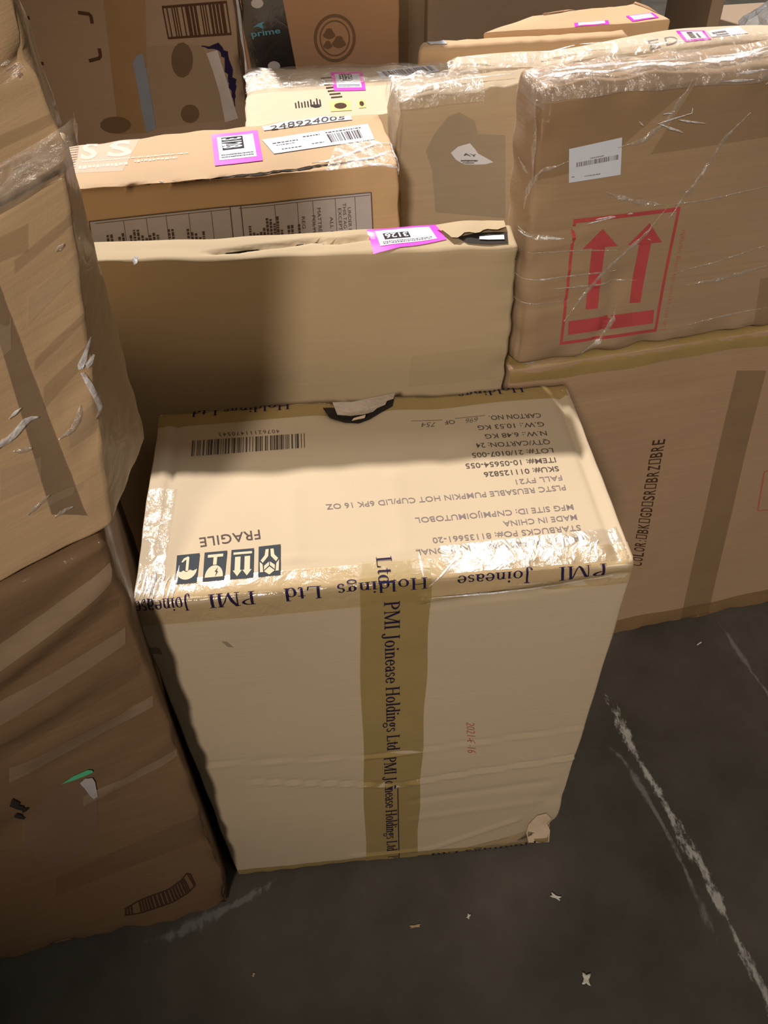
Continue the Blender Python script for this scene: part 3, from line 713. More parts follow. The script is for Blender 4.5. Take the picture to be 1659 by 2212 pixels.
sh.each('open_seam', M['dark'], 'dark gap of the split top seam')
sh = Sheet(center); sh.poly('T', [(985, 522), (1030, 512), (1070, 507), (1095, 505), (1097, 531), (1060, 533), (1010, 532)], .0015); sh.link('open_corner', M['dark'], 'dark opening at the crushed right corner')
sh = Sheet(center); sh.poly('T', [(1035, 521), (1065, 517), (1088, 515), (1089, 525), (1055, 526), (1035, 526)], .0030); sh.link('foam_sheet', M['white'], 'white sheet showing in the open corner')
sh = Sheet(center); fr = center.frame('T', [(940, 500), (1088, 482), (1092, 502), (975, 528)]); sh.rect('T', fr, 0, 0, 1, 1, .006, fn=lambda ab: np.c_[ab[:, 0], ab[:, 1] * (1 + .10 * np.sin(ab[:, 0] * 17))])
sh.link('torn_flap', M['center'], 'lifted torn flap over the open corner')
# pink label folded over its edge
def pink_label(box, face, quad, num, rot=0, seed=0, detail=True, num_box=(.24, .16, .60, .48), eps=.0010, label=None):
    fr = box.frame(face, quad); sh = Sheet(box); sh.rect(face, fr, 0, 0, 1, 1, eps)
    base = sh.link('pink_label', M['pink'], label)
    sh = Sheet(box); sh.rect(face, fr, .11, .11, .89, .86, eps + .0004); sh.link('paper', M['paper'], smooth=False, parent=base)
    if detail:
        a0, b0_, a1, b1_ = num_box
        sh = Sheet(box); sh.rect(face, fr, a0, b0_, a1, b1_, eps + .0007); rs = np.random.RandomState(seed)
        scribble(sh, face, fr, [(.16, .84, .70, .03), (.16, .84, .77, .03)], eps + .0007, rs)
        sh.stuff('printed_text', M['ink'], smooth=False, parent=base)
        pad = .02; c = [(a0 + pad, b0_ + .04), (a1 - pad, b0_ + .04), (a1 - pad, b1_ - .04), (a0 + pad, b1_ - .04)]
        c = c[rot:] + c[:rot]; g = np.array(c)
        V, F = glyphs(num, bold=.02); a, b2 = V[:, 0:1], V[:, 1:2]
        ab = (g[0] * (1 - a) + g[1] * a) * (1 - b2) + (g[3] * (1 - a) + g[2] * a) * b2
        sh = Sheet(box); sh.add(face, fr(ab), F, eps + .0010); sh.link('printed_number', M['paper'], smooth=False, parent=base)
    return base
z5 = lambda x, y: (760 + x * .3014, 200 + y * .3014)
pink_label(center, 'T', [z5(105, 998), z5(600, 968), ('F', z5(690, 1050)), ('F', z5(155, 1155))], '3126', 2, 5, num_box=(.20, .30, .56, .60), label='pink bordered label folded over the front edge')
sh = Sheet(center); fr = center.frame('F', [(285, 560), (292, 549), (298, 566), (290, 570)]); sh.rect('F', fr, 0, 0, 1, 1, .002); sh.each('tape_scrap', M['white'])
# a paler patch and edges of the liner on its front
sh = Sheet(center); fr = center.frame('F', [(888, 768), (1090, 742), (1085, 815), (882, 835)]); sh.rect('F', fr, 0, 0, 1, 1, .0005); M['center_patch'] = plain('scuffed_board', (.36, .27, .16), .8, alpha=.06); sh.link('scuffed_patch', M['center_patch'])

# ---------------------------------------------------------------- mattress carton
mb = [(-.22, .55, 0), (.346, .553, 0), (.346, .735, 0), (-.22, .69, 0), (-.22, .545, .982), (.348, .549, .988), (.338, .740, .985), (-.22, .680, .980)]
z4 = lambda x, y: (100 + x * .4822, 200 + y * .4822)
matt = Carton('shipping_carton', 'orange-brown carton behind the plain centre carton, with a long law label on its side', None, mb, M['orange'], .004, .0018, (.012, .010, .014),
    [('F', [z4(110, 450), z4(600, 405), z4(1100, 350)], .006, -.003)], [('T', (850, 345), .03, (-.004, .002, -.003)), ('F', (560, 390), .05, (0, -.006, .002))], seed=3, edge=.002)
pink_label(matt, 'T', [z4(740, 190), z4(945, 168), z4(970, 300), z4(755, 325)], '3128', 1, 6, num_box=(.20, .15, .66, .56), label='pink bordered label numbered in a black block')
sh = Sheet(matt); fr = matt.frame('T', [z4(966, 210), z4(1440, 142), z4(1470, 212), z4(1020, 272)]); sh.rect('T', fr, 0, 0, 1, 1, .001); lab = sh.link('address_label', M['paper'], 'long white address label with barcode')
sh = Sheet(matt); barcode(sh, 'T', fr, .58, .30, .90, .82, .0014, 18, 8); scribble(sh, 'T', fr, [(.06, .3, .34, .05), (.08, .26, .5, .03), (.36, .52, .2, .05), (.10, .30, .78, .04), (.40, .52, .72, .04), (.58, .92, .16, .05)], .0014, np.random.RandomState(4))
sh.stuff('printed_text', M['ink_mid'], smooth=False, parent=lab)
fr = matt.frame('T', [z4(966, 148), z4(1362, 92), z4(1370, 122), z4(975, 170)]); sh = Sheet(matt); sh.rect('T', fr, 0, 0, 1, 1, .001); lab = sh.link('number_label', M['paper'])
sh = Sheet(matt); fr = matt.frame('T', [z4(1002, 148), z4(1338, 98), z4(1336, 122), z4(1006, 168)]); sh.text('T', fr, '248924005', .0014); sh.link('printed_number', M['ink_mid'], smooth=False, parent=lab)
# white print on the left of the top
sh = Sheet(matt)
for (a, b2, c, d) in (((165, 228), (235, 218), (225, 288), (150, 296)), ((285, 218), (378, 208), (385, 275), (270, 283))):
    sh.text('T', matt.frame('T', [z4(*a), z4(*b2), z4(*c), z4(*d)]), 'S', .0006, bold=.03)
rs = np.random.RandomState(5); fr = matt.frame('T', [z4(150, 300), z4(690, 255), z4(700, 300), z4(140, 352)]); scribble(sh, 'T', fr, [(.02, .9, .1, .12), (.0, .4, .5, .3), (.45, .8, .4, .2)], .0006, rs)
sh.stuff('white_print', M['ink_white'], 'large white letters and faint white print', smooth=False)
M['pale_panel'] = plain('pale_print_panel', (.80, .60, .47), .6, alpha=.4)
sh = Sheet(matt); fr = matt.frame('T', [z4(140, 226), z4(420, 200), z4(340, 345), z4(125, 357)]); sh.rect('T', fr, 0, 0, 1, 1, .0004); sh.stuff('white_print', M['pale_panel'], smooth=False)
sh = Sheet(matt)
for k in range(11):
    y = 238 + k * 11; sh.rect('T', matt.frame('T', [z4(66 + k * 1.5, y + 6), z4(146 - k * 2, y - 2), z4(146 - k * 2, y + 3), z4(66 + k * 1.5, y + 11)]), 0, 0, 1, 1, .0008)
sh.stuff('printed_stripes', M['ink_white'], smooth=False)
# law label
fr = matt.frame('F', [z4(190, 578), z4(1455, 442), z4(1466, 700), z4(230, 830)]); sh = Sheet(matt); sh.rect('F', fr, 0, 0, 1, 1, .0008); law = sh.link('law_label', M['paper_law'], 'long pale law label with rotated print')
sh = Sheet(matt)
for a in (0.0, .497, .535, .998): sh.rect('F', fr, a, 0, a + .003, 1, .0012)
sh.rect('F', fr, 0, .0, 1, .012, .0012); sh.rect('F', fr, 0.02, .045, .495, .052, .0012); sh.rect('F', fr, .53, .045, .995, .052, .0012)
for a in (.12, .2, .27, .35, .43, .655, .735, .79, .87, .94): sh.rect('F', fr, a, .05, a + .0015, 1, .0012)
def coltext(a, w, txt, b0=.10, b1=.9):
    V, F = glyphs(txt); ab = np.c_[a + w * (1 - V[:, 1]), b0 + (b1 - b0) * V[:, 0]]; ab = np.c_[a + w * (1 - V[:, 1]), b0 + (b1 - b0) * V[:, 0]]
    sh.add('F', fr(ab), F, .0012)
# letters stand with their tops to the right and read downwards
for a, w, t, b0_, b1_ in ((.913, .012, 'UNDER PENALTY OF LAW', .22, 1.4), (.896, .012, 'THIS TAG NOT TO BE REMOVED', .14, 1.5), (.879, .012, 'EXCEPT BY THE CONSUMER', .22, 1.4), (.848, .012, 'ALL NEW MATERIAL', .35, 1.4), (.828, .010, 'CONSISTING OF', .62, 1.3),
        (.805, .013, 'MATTRESS PAD', .18, .95), (.785, .012, 'POLYURETHANE FOAM', .30, 1.4), (.748, .012, 'REG. NO. UT', .30, 1.0)):
    if b1_ > 1.0:
        k = (1.0 - b0_) / (b1_ - b0_); t = t[:max(3, int(len(t) * k))]; b1_ = 1.0
    coltext(a, w, t, b0_, b1_)
rs = np.random.RandomState(9)
for a in list(np.arange(.545, .745, .0125)) + list(np.arange(.04, .40, .0135)):
    if rs.rand() < .15: continue
    b2 = .22 + .3 * rs.rand()
    while b2 < .97: h = rs.uniform(.02, .07); sh.rect('F', fr, a, b2, a + .0085, b2 + h, .0012); b2 += h + .014
sh.stuff('printed_text', M['ink_mid'], smooth=False, parent=law)
sh = Sheet(matt); sh.line('F', [z4(105, 443), z4(450, 414), z4(600, 402), z4(750, 372), z4(900, 346), z4(1100, 328), z4(1300, 302), z4(1480, 276)], .0045, .0012, -.002, jit=.0006); sh.each('open_seam', M['dark'], 'dark open seam along the top edge')
# clear tape, its glints painted white on the corner and edge
sh = Sheet(matt); fr = matt.frame('T', [z4(1300, 235), z4(1480, 215), ('F', z4(1600, 300)), ('F', z4(1250, 352))]); sh.rect('T', fr, 0, 0, 1, 1, .0016, .006); sh.link('tape', M['film'], 'crumpled clear tape at the right corner')
sh = Sheet(matt)
for p in ([(1190, 300), (1300, 272), (1480, 232), (1560, 228)], [(1350, 300), (1470, 275), (1580, 255)], [(1420, 322), (1520, 318), (1600, 330)], [(1545, 230), (1585, 262), (1612, 330)], [(500, 385), (530, 405)], [(505, 400), (525, 392)], [(560, 380), (590, 402)]):
    sh.line('T', [z4(*q) if q[1] < 260 else ('F', z4(*q)) for q in p], .004, .0018, .002, jit=.0005)
sh.each('wrinkle_glint', M['glint'])

# ---------------------------------------------------------------- right hand flat cartons
nR = (-.132, 1, 0); aR = (.758, .422, 0); z7 = lambda x, y: (1240 + x * .2622, 820 + y * .2622)
def R(px): return onpl(px, aR, nR)
z6 = lambda x, y: (1159 + x * .3014, 400 + y * .3014)
zA = lambda x, y: (1000 + x * .3972, y * .3972)
dR = np.array([-.009, .068, 0])
def Rp(x, z): return np.array([x, .422 + .132 * (x - .758), z])
lo = [Rp(.486, 0), Rp(1.45, 0), Rp(1.45, 0) + dR, Rp(.486, 0) + dR, Rp(.486, .753), Rp(1.45, .748), Rp(1.45, .748) + dR, Rp(.486, .753) + dR]
rlow = Carton('flat_carton', 'wide lower carton on the floor at the right, with a column of rotated capitals', None, lo, M['right_low'], .004, .002, (.014, .02, .012),
    [('F', [z7(0, 170), z7(400, 110), z7(1000, 60)], .012, -.002)], [], seed=4, edge=.002)
sh = Sheet(rlow); fr = rlow.frame('F', [(1592, 800), (1655, 800), (1528, 1330), (1468, 1345)]); sh.rect('F', fr, 0, 0, 1, 1, .0010, .012); sh.link('tape', M['tape_faint'], 'brown tape running down the front')
sh = Sheet(rlow); uvrect(sh, 'F', .002, .002, rlow.L[0] - .002, .048, .0007, .012, .002); sh.link('tape', M['tape_brown'], 'brown tape along the bottom edge')
sh = Sheet(rlow); uvrect(sh, 'F', .002, rlow.L[2] + .03, rlow.L[0] - .002, rlow.L[2] - .028, .0007, .012, .002); sh.link('tape', M['tape'], 'tan tape along the top edge')
sh = Sheet(rlow)
# rotated capitals reading upwards
baseA, baseB = z7(556, 1548), z7(757, 488); tA, tB = z7(468, 1535), z7(648, 500)
fr = rlow.frame('F', [tA, tB, baseB, baseA])
seq = 'COLOR:#BK#GD#SR#BRZ#BRE'; n = len(seq); wd = {'#': 1.05, ':': .5}
tot = sum(wd.get(c, 1) for c in seq); x = 0
for ch in seq:
    w = wd.get(ch, 1) / tot; a0_, a1_ = x + w * .10, x + w * .88; x += w
    if ch == '#':
        t = .14 * w; tb = .09
        for q in ((a0_, 0.02, a0_ + t, .98), (a1_ - t, .02, a1_, .98), (a0_, .02, a1_, .02 + tb), (a0_, .98 - tb, a1_, .98)): sh.rect('F', fr, *q, .0006)
    else:
        V, F = glyphs(ch, bold=.012)
        if ch == ':': a0_, a1_ = a0_ + w * .25, a1_ - w * .25
        sh.add('F', fr(np.c_[a0_ + (a1_ - a0_) * V[:, 0], V[:, 1]]), F, .0006)
sh.link('printed_text', M['ink_brown'], 'column of rotated capitals with tick boxes', smooth=False)
sh = Sheet(rlow); sh.line('F', [(1700, 1010), (1652, 1020), (1637, 1104), (1700, 1098)], .003, .0006, taper=False); sh.link('printed_frame', M['ink_red_thin'], 'thin red frame corner at the right', smooth=False)

ru = [Rp(.495, .760), Rp(1.35, .755), Rp(1.35, .755) + dR, Rp(.487, .760) + dR, Rp(.493, 1.137), Rp(1.35, 1.128), Rp(1.35, 1.130) + dR * .9, Rp(.480, 1.143) + dR * .9]
Gu = [('F', [z6(0, 392), z6(180, 375), z6(300, 330)], .0035, -.004, 'p'), ('F', [z6(0, 620), z6(350, 595)], .003, .0015), ('F', [z6(110, 728), z6(500, 700)], .003, .0015),
      ('F', [z6(0, 850), z6(200, 830)], .004, -.002), ('F', [z6(250, 1215), z6(380, 1150), z6(480, 1010), z6(550, 800), z6(560, 660)], .005, -.003), ('F', [z6(260, 1210), z6(430, 1130), z6(560, 1130)], .006, .004),
      ('F', [zA(0, 0)[0:2] and zA(430, 515), zA(700, 455), zA(1300, 400)], .006, -.003), ('F', [zA(1040, 935), zA(1350, 890), zA(1659, 850)], .003, -.002), ('F', [z6(750, 100), z6(1100, 80)], .004, -.002)]
rup = Carton('flat_carton', 'film-wrapped carton at the right with two red arrows, resting on the wide lower carton', None, ru, M['right'], .008, .003, (.009, .014, .009), Gu,
    [('F', zA(420, 450), .03, (.004, .004, -.003)), ('L', (1125, 200), .04, (.004, 0, -.004)), ('F', z6(590, 690), .02, (0, .004, 0)), ('F', (1600, 140), .05, (0, 0, -.004))], seed=5, edge=.004)
# the two red arrows: frame, bar, arrows
sh = Sheet(rup); fo = [z6(255, 235), z6(1022, 145), z6(855, 1045), z6(155, 1135)]; fr = rup.frame('F', fo); E3 = .0006; t = .028
for q in ((0, 0, 1, t), (0, 1 - t, 1, 1), (0, 0, t, 1), (1 - t, 0, 1, 1)): sh.rect('F', fr, *q, E3)
sh.rect('F', rup.frame('F', [z6(220, 965), z6(840, 890), z6(830, 985), z6(215, 1062)]), 0, 0, 1, 1, E3)
for ap, bl, br, s0, s1, s2, s3 in (((463, 303), (322, 448), (574, 428), (388, 442), (482, 436), (432, 876), (343, 882)), ((800, 262), (645, 422), (892, 403), (728, 416), (814, 410), (742, 838), (663, 842))):
    f1 = rup.frame('F', [z6(*ap), z6(*ap), z6(*br), z6(*bl)]); sh.rect('F', f1, 0, 0, 1, 1, E3)
    sh.rect('F', rup.frame('F', [z6(*s0), z6(*s1), z6(*s2), z6(*s3)]), 0, 0, 1, 1, E3)
sh.link('arrow_print', M['ink_red'], 'red print of two upward arrows over a bar in a frame', smooth=False)
sh = Sheet(rup); sh.text('F', rup.frame('F', [z6(890, 1028), z6(1030, 305), z6(1060, 308), z6(918, 1030)]), 'Lift this carton standing upright', E3, bold=-.006, spacing=1.15); sh.link('printed_text', M['ink_red_thin'], 'faded red line of rotated text beside the arrows', smooth=False)
fr = rup.frame('F', [zA(568, 802), zA(855, 738), zA(845, 940), zA(568, 987)]); sh = Sheet(rup); sh.rect('F', fr, 0, 0, 1, 1, .0008); lab = sh.link('barcode_label', M['paper'], 'white barcode label')
sh = Sheet(rup); barcode(sh, 'F', fr, .14, .43, .96, .56, .0012, 34, 12); scribble(sh, 'F', fr, [(.40, .66, .37, .03), (.05, .10, .82, .04), (.3, .6, .86, .03)], .0012, np.random.RandomState(2)); sh.stuff('barcode', M['ink_soft'], smooth=False, parent=lab)
# film: thin sheet, creases, painted glints
sh = Sheet(rup)
def filmgrid(sh, box, face, u0, v0, u1, v1, eps, amp, step=.012, seed=0):
    rs = np.random.RandomState(seed); nu = int(abs(u1 - u0) / step) + 1; nv = int(abs(v1 - v0) / step) + 1
    U, Vv = np.meshgrid(np.linspace(u0, u1, nu + 1), np.linspace(v0, v1, nv + 1)); uv = np.c_[U.ravel(), Vv.ravel()]
    hgt = np.zeros(len(uv))
    for _ in range(7): k = rs.uniform(-1, 1, 2) * rs.choice([30, 60, 110]); hgt += np.abs(np.sin(uv @ k + rs.uniform(0, 6)))
    p = box.facepts(face, uv[:, 0], uv[:, 1]); P = box.map(p, 0); P2 = box.map(p, .01); nrm = (P2 - P) / .01
    P = P + nrm * (eps + amp * (hgt / 7)[:, None])
    F = [(j * (nu + 1) + i, j * (nu + 1) + i + 1, (j + 1) * (nu + 1) + i + 1, (j + 1) * (nu + 1) + i) for j in range(nv) for i in range(nu)]
    sh.V.append(P); sh.N.append(p); sh.F += [tuple(i + sh.n for i in f) for f in F]; sh.n += len(P)
filmgrid(sh, rup, 'T', -.02, -.012, rup.L[0], .05, .0012, .003, .010, 3)
sh.link('stretch_film', M['film'], 'crumpled clear film over the top edge')
sh = Sheet(rup)
for p in ([(1500, 165), (1440, 255), (1385, 300), (1330, 315)], [(1620, 240), (1560, 300), (1530, 350), (1470, 430), (1440, 470)], [(1225, 345), (1170, 370), (1135, 410), (1120, 470)],
          [(1440, 440), (1390, 505), (1330, 560), (1270, 620), (1215, 690)], [(1300, 410), (1345, 425), (1385, 435), (1430, 440)], [(1330, 655), (1322, 690), (1290, 735), (1240, 768)], [(1105, 515), (1160, 512), (1215, 512)],
          [(1150, 190), (1146, 300), (1140, 400)], [(1092, 380), (1125, 395)], [(1659, 570), (1560, 600), (1480, 615)]):
    sh.line('F', p, .0060, .0010, .0016, jit=.0007)
for p in ([(1105, 606), (1220, 594), (1330, 583)], [(1190, 619), (1290, 612), (1375, 604)], [(1105, 656), (1160, 652), (1225, 648)], [(1140, 545), (1240, 538), (1330, 538)], [(1450, 590), (1560, 560), (1659, 525)], [(1440, 440), (1520, 430), (1659, 402)], [(1480, 700), (1600, 672), (1659, 662)]):
    sh.line('F', p, .0028, .0010, .0010, jit=.0004)
sh.each('film_crease', M['crease'], 'pale creases of the film wrap')
sh = Sheet(rup)
for p in ([(1265, 480), (1325, 463)], [(1280, 470), (1322, 462)], [(1350, 458), (1362, 456)], [(1428, 243), (1448, 240)], [(1420, 262), (1490, 240)], [(1460, 255), (1520, 262)], [(1415, 262), (1470, 282)], [(1490, 240), (1492, 228)], [(1110, 518), (1150, 513)], [(1165, 513), (1213, 512)],
          [(1395, 512), (1402, 515)], [(1160, 790), (1130, 792)], [(1375, 258), (1385, 268)], [(1560, 168), (1625, 160)], [(1590, 152), (1659, 146)], [(1650, 175), (1659, 170)]):
    sh.line('F', p, .0026, .0022, .0016, jit=.0004)
for p in ([(1160, 168), (1230, 158), (1330, 148), (1480, 134)], [(1200, 160), (1340, 144)], [(1530, 128), (1600, 122), (1659, 112)], [(1620, 125), (1640, 114), (1659, 112)]):
    sh.line('T', p, .005, .004, .002, jit=.0006)
sh.each('painted_film_glint', M['glint'], 'film folds with their highlights painted white')

# ---------------------------------------------------------------- grey carton with torn label
gp = [(.354, .652, 0), (.86, .70, 0), (.86, .77, 0), (.354, .74, 0), (.351, .648, 1.035), (.86, .70, 1.035), (.86, .765, 1.035), (.349, .73, 1.035)]
grey = Carton('flat_carton', 'greyish carton between the law-label carton and the arrow carton, with a torn white label', None, gp, M['grey'], .010, .0028, (.010, .010, .014),
    [('F', [(850, 245), (1000, 222), (1108, 200)], .008, -.002)], [('T', (838, 190), .035, (.006, .004, -.010)), ('F', (845, 260), .03, (.006, .006, 0))], seed=6, edge=.005)
sh = Sheet(grey); sh.poly('F', [z5(*p) for p in [(708, 430), (760, 385), (845, 360), (880, 400), (905, 435), (960, 465), (1015, 497), (960, 512), (900, 515), (800, 512), (745, 480)]], .0014)
lab = sh.link('torn_label', M['paper'], 'torn white label')
sh = Sheet(grey); sh.text('F', grey.frame('F', [z5(790, 428), z5(890, 440), z5(900, 458), z5(800, 448)]), 'AY', .0022, bold=.01); scribble(sh, 'F', grey.frame('F', [z5(780, 480), z5(900, 480), z5(900, 505), z5(780, 505)]), [(0, 1, 0, .5), (.1, .8, .7, .3)], .0022, np.random.RandomState(3))
sh.stuff('printed_text', M['ink_mid'], smooth=False, parent=lab)
sh = Sheet(grey); filmgrid(sh, grey, 'T', -.02, -.014, .13, .08, .002, .008, .008, 8); sh.link('stretch_film', M['film'], 'crumpled film on the left corner')
sh = Sheet(grey)
for p in ([(830, 185), (850, 172), (885, 165)], [(880, 192), (905, 188)], [(850, 165), (930, 155)], [(845, 205), (1000, 178), (1110, 166)]): sh.line('T', p, .004, .005, .002, jit=.0006)
sh.each('painted_film_glint', M['glint'])

# ---------------------------------------------------------------- further back
lc = [(.125, .86, 0), (.44, .91, 0), (.50, 1.10, 0), (.125, 1.11, 0), (.122, .85, .92), (.44, .90, .92), (.508, 1.108, .92), (.120, 1.125, .92)]
zB = lambda x, y: (500 + x * .3014, y * .3014)
lab_c = Carton('shipping_carton', 'low pale carton with pink label, between the law-label carton and the black-taped carton', None, lc, M['pale'], .005, .002, (.012, .012, .03),
    [('T', [zB(600, 560), zB(650, 700), zB(670, 780)], .004, -.002), ('T', [zB(90, 830), zB(660, 780)], .004, -.003)], [], seed=7, edge=.003)
pink_label(lab_c, 'T', [zB(710, 522), zB(938, 518), zB(962, 645), zB(735, 650)], '3125', 0, 7, num_box=(.24, .14, .64, .5))
fr = lab_c.frame('T', [zB(1035, 515), zB(1440, 465), zB(1500, 515), zB(1080, 562)]); sh = Sheet(lab_c); sh.rect('T', fr, 0, 0, 1, 1, .001); lab = sh.link('barcode_label', M['paper'])
sh = Sheet(lab_c); barcode(sh, 'T', fr, .08, .15, .94, .85, .0014, 20, 14); sh.stuff('barcode', M['ink_soft'], smooth=False, parent=lab)
sh = Sheet(lab_c); rs = np.random.RandomState(4)
for k in range(9): sh.rect('T', lab_c.frame('T', [zB(450 + k * 22, 715 - k * 1.5), zB(460 + k * 22, 714 - k * 1.5), zB(468 + k * 22, 772 - k * 2), zB(458 + k * 22, 773 - k * 2)]), 0, rs.uniform(0, .4), 1, 1, .0008)
sh.poly('T', [zB(560, 750), zB(630, 745), zB(635, 762), zB(600, 768), zB(575, 762)], .0009)
sh.link('printed_text', M['ink'], smooth=False)
sh = Sheet(lab_c)
for k in range(7): fr = lab_c.frame('T', [zB(640 + k * 12, 560 + k * 22), zB(720 + k * 12, 552 + k * 22), zB(722 + k * 12, 560 + k * 22), zB(642 + k * 12, 568 + k * 22)]); sh.rect('T', fr, 0, 0, 1, 1, .0008)
sh.link('printed_text', M['ink_brown'], smooth=False)
for a, b2, c, d in (((700, 725), (850, 715), (862, 785), (712, 795)), ((900, 712), (955, 708), (965, 765), (912, 770))):
    sh = Sheet(lab_c); fr = lab_c.frame('T', [zB(*a), zB(*b2), zB(*c), zB(*d)]); sh.rect('T', fr, 0, 0, 1, 1, .0008); ic = sh.link('printed_icon', M['yellow'], smooth=False)
    sh = Sheet(lab_c); sh.poly('T', arc(.5, .5, .3, .3, 0, 330), .0011, fr); sh.link('symbol', M['ink_brown'], smooth=False, parent=ic)
sh = Sheet(lab_c); filmgrid(sh, lab_c, 'T', .0, .16, .42, .26, .0015, .006, .010, 12); filmgrid(sh, lab_c, 'T', .30, -.01, .40, .12, .0015, .010, .008, 13); sh.link('stretch_film', M['film'], 'crumpled film along the far edge')

zC = lambda x, y: (x * .3376, y * .3376)
bl = [(-.62, 1.20, 0), (.098, 1.20, 0), (.103, 1.26, 0), (-.62, 1.26, 0), (-.62, 1.20, 1.06), (.111, 1.20, 1.06), (.116, 1.26, 1.06), (-.62, 1.26, 1.06)]
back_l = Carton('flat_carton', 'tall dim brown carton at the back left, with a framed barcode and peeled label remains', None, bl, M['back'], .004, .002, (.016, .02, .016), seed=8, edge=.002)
sh = Sheet(back_l); fr = back_l.frame('F', [zC(1035, 38), zC(1450, 6), zC(1482, 225), zC(1075, 252)])
for q in ((0, 0, 1, .07), (0, .93, 1, 1), (0, 0, .02, 1), (.98, 0, 1, 1)): sh.rect('F', fr, *q, .0008)
barcode(sh, 'F', fr, .06, .06, .96, .94, .0008, 15, 21); sh.stuff('barcode', M['ink_brown'], 'large barcode in a black frame', smooth=False)
sh = Sheet(back_l); fr = back_l.frame('F', [zC(660, -20), zC(930, -20), zC(945, 850), zC(760, 860)]); sh.rect('F', fr, 0, 0, 1, 1, .0009); sh.link('tape', M['tape_brown'])
sh = Sheet(back_l); sh.poly('F', [zC(850, 400), zC(880, 350), zC(915, 342), zC(950, 520), zC(1000, 820), zC(935, 850), zC(880, 560)], .0012); sh.link('peeled_label', M['blue_grey'], 'blue-grey strip left by a peeled label')
sh = Sheet(back_l); sh.poly('F', [zC(1320, 340), zC(1390, 320), zC(1440, 480), zC(1490, 650), zC(1525, 760), zC(1440, 785), zC(1405, 600), zC(1360, 450)], .0012); sh.link('peeled_label', M['pale_grey'], 'whitish strip left by a peeled label')
sh = Sheet(back_l); sh.line('F', [zC(1290, 300), zC(1400, 300), zC(1440, 350), zC(1465, 450), zC(1490, 560), zC(1500, 680)], .013, .0014, jit=.002); sh.link('peeled_label', M['ink_blue'])
sh = Sheet(back_l); sh.poly('F', [zC(920, 300), zC(1290, 290), zC(1400, 560), zC(1440, 770), zC(1010, 820), zC(950, 500)], .0006); M['bare_or_lit_patch'] = plain('bare_or_lit_patch', (.36, .27, .18), .8, alpha=.5); sh.link('peeled_label', M['bare_or_lit_patch'])
sh = Sheet(back_l)
for c, rx, ry in (((1165, 385), 70, 115), ((1215, 730), 60, 60), ((740, 800), 100, 55)): sh.poly('F', [zC(c[0] + rx * math.cos(a), c[1] + ry * math.sin(a)) for a in np.linspace(0, 6.28, 14)[:-1]], .0012)
M['glue'] = plain('brown_glue', (.15, .095, .055), 0.85, 0.12, alpha=.7); sh.each('glue_stain', M['glue'])
sh = Sheet(back_l)
for p in ([(500, 80), (580, 90), (590, 150)], [(635, 310), (645, 370), (570, 390)], [(130, 120), (190, 112)], [(215, 410), (280, 405)]): sh.line('F', [zC(*q) for q in p], .006, .0008, taper=False)
sh.each('printed_mark', M['ink_brown'], smooth=False)

bc = [(.118, 1.23, 0), (.418, 1.23, 0), (.418, 1.42, 0), (.118, 1.42, 0), (.118, 1.23, 1.16), (.418, 1.23, 1.16), (.418, 1.42, 1.16), (.118, 1.42, 1.16)]
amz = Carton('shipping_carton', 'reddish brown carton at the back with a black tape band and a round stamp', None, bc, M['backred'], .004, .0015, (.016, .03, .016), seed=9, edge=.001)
sh = Sheet(amz); fr = amz.frame('F', [zB(40, -40), zB(360, -40), zB(465, 500), zB(150, 522)]); sh.rect('F', fr, 0, 0, 1, 1, .0009); tp = sh.link('tape', M['black_tape'], 'black printed tape band')
sh = Sheet(amz); sh.text('F', amz.frame('F', [zB(135, 215), zB(345, 190), zB(352, 232), zB(148, 262)]), 'prime', .0013, bold=.01)
sh.poly('F', [zB(150, 195), zB(200, 160), zB(240, 150), zB(220, 170), zB(230, 205), zB(190, 185)], .0013); sh.link('printed_text', M['ink_teal'], smooth=False, parent=tp)
sh = Sheet(amz)
for c, r_ in (((185, 20), 45), ((305, 470), 45)): sh.poly('F', [zB(c[0] + r_ * math.cos(a), c[1] + r_ * math.sin(a) * .8) for a in np.linspace(0, 6.28, 12)[:-1]], .0013)
sh.each('printed_spot', M['pale_grey'], smooth=False, parent=tp)
sh = Sheet(amz)
def ringpx(cx, cy, rx, ry, w): 
    pts = [zB(cx + rx * math.cos(a), cy + ry * math.sin(a)) for a in np.linspace(0, 6.283, 40)]; sh.line('F', pts, w, .0008, taper=False)
ringpx(740, 272, 140, 162, .006); ringpx(740, 272, 105, 125, .003)
for (x, y, r_) in ((700, 240, 40), (770, 300, 45), (690, 320, 30)): sh.poly('F', [zB(x + r_ * math.cos(a) * (1 + .3 * math.sin(3 * a)), y + r_ * math.sin(a)) for a in np.linspace(0, 6.28, 14)[:-1]], .0008)
M['stamp'] = plain('faint_stamp', (.17, .10, .05), 0.85, 0.12, alpha=.6); sh.link('round_stamp', M['stamp'], 'faint round stamp', smooth=False)

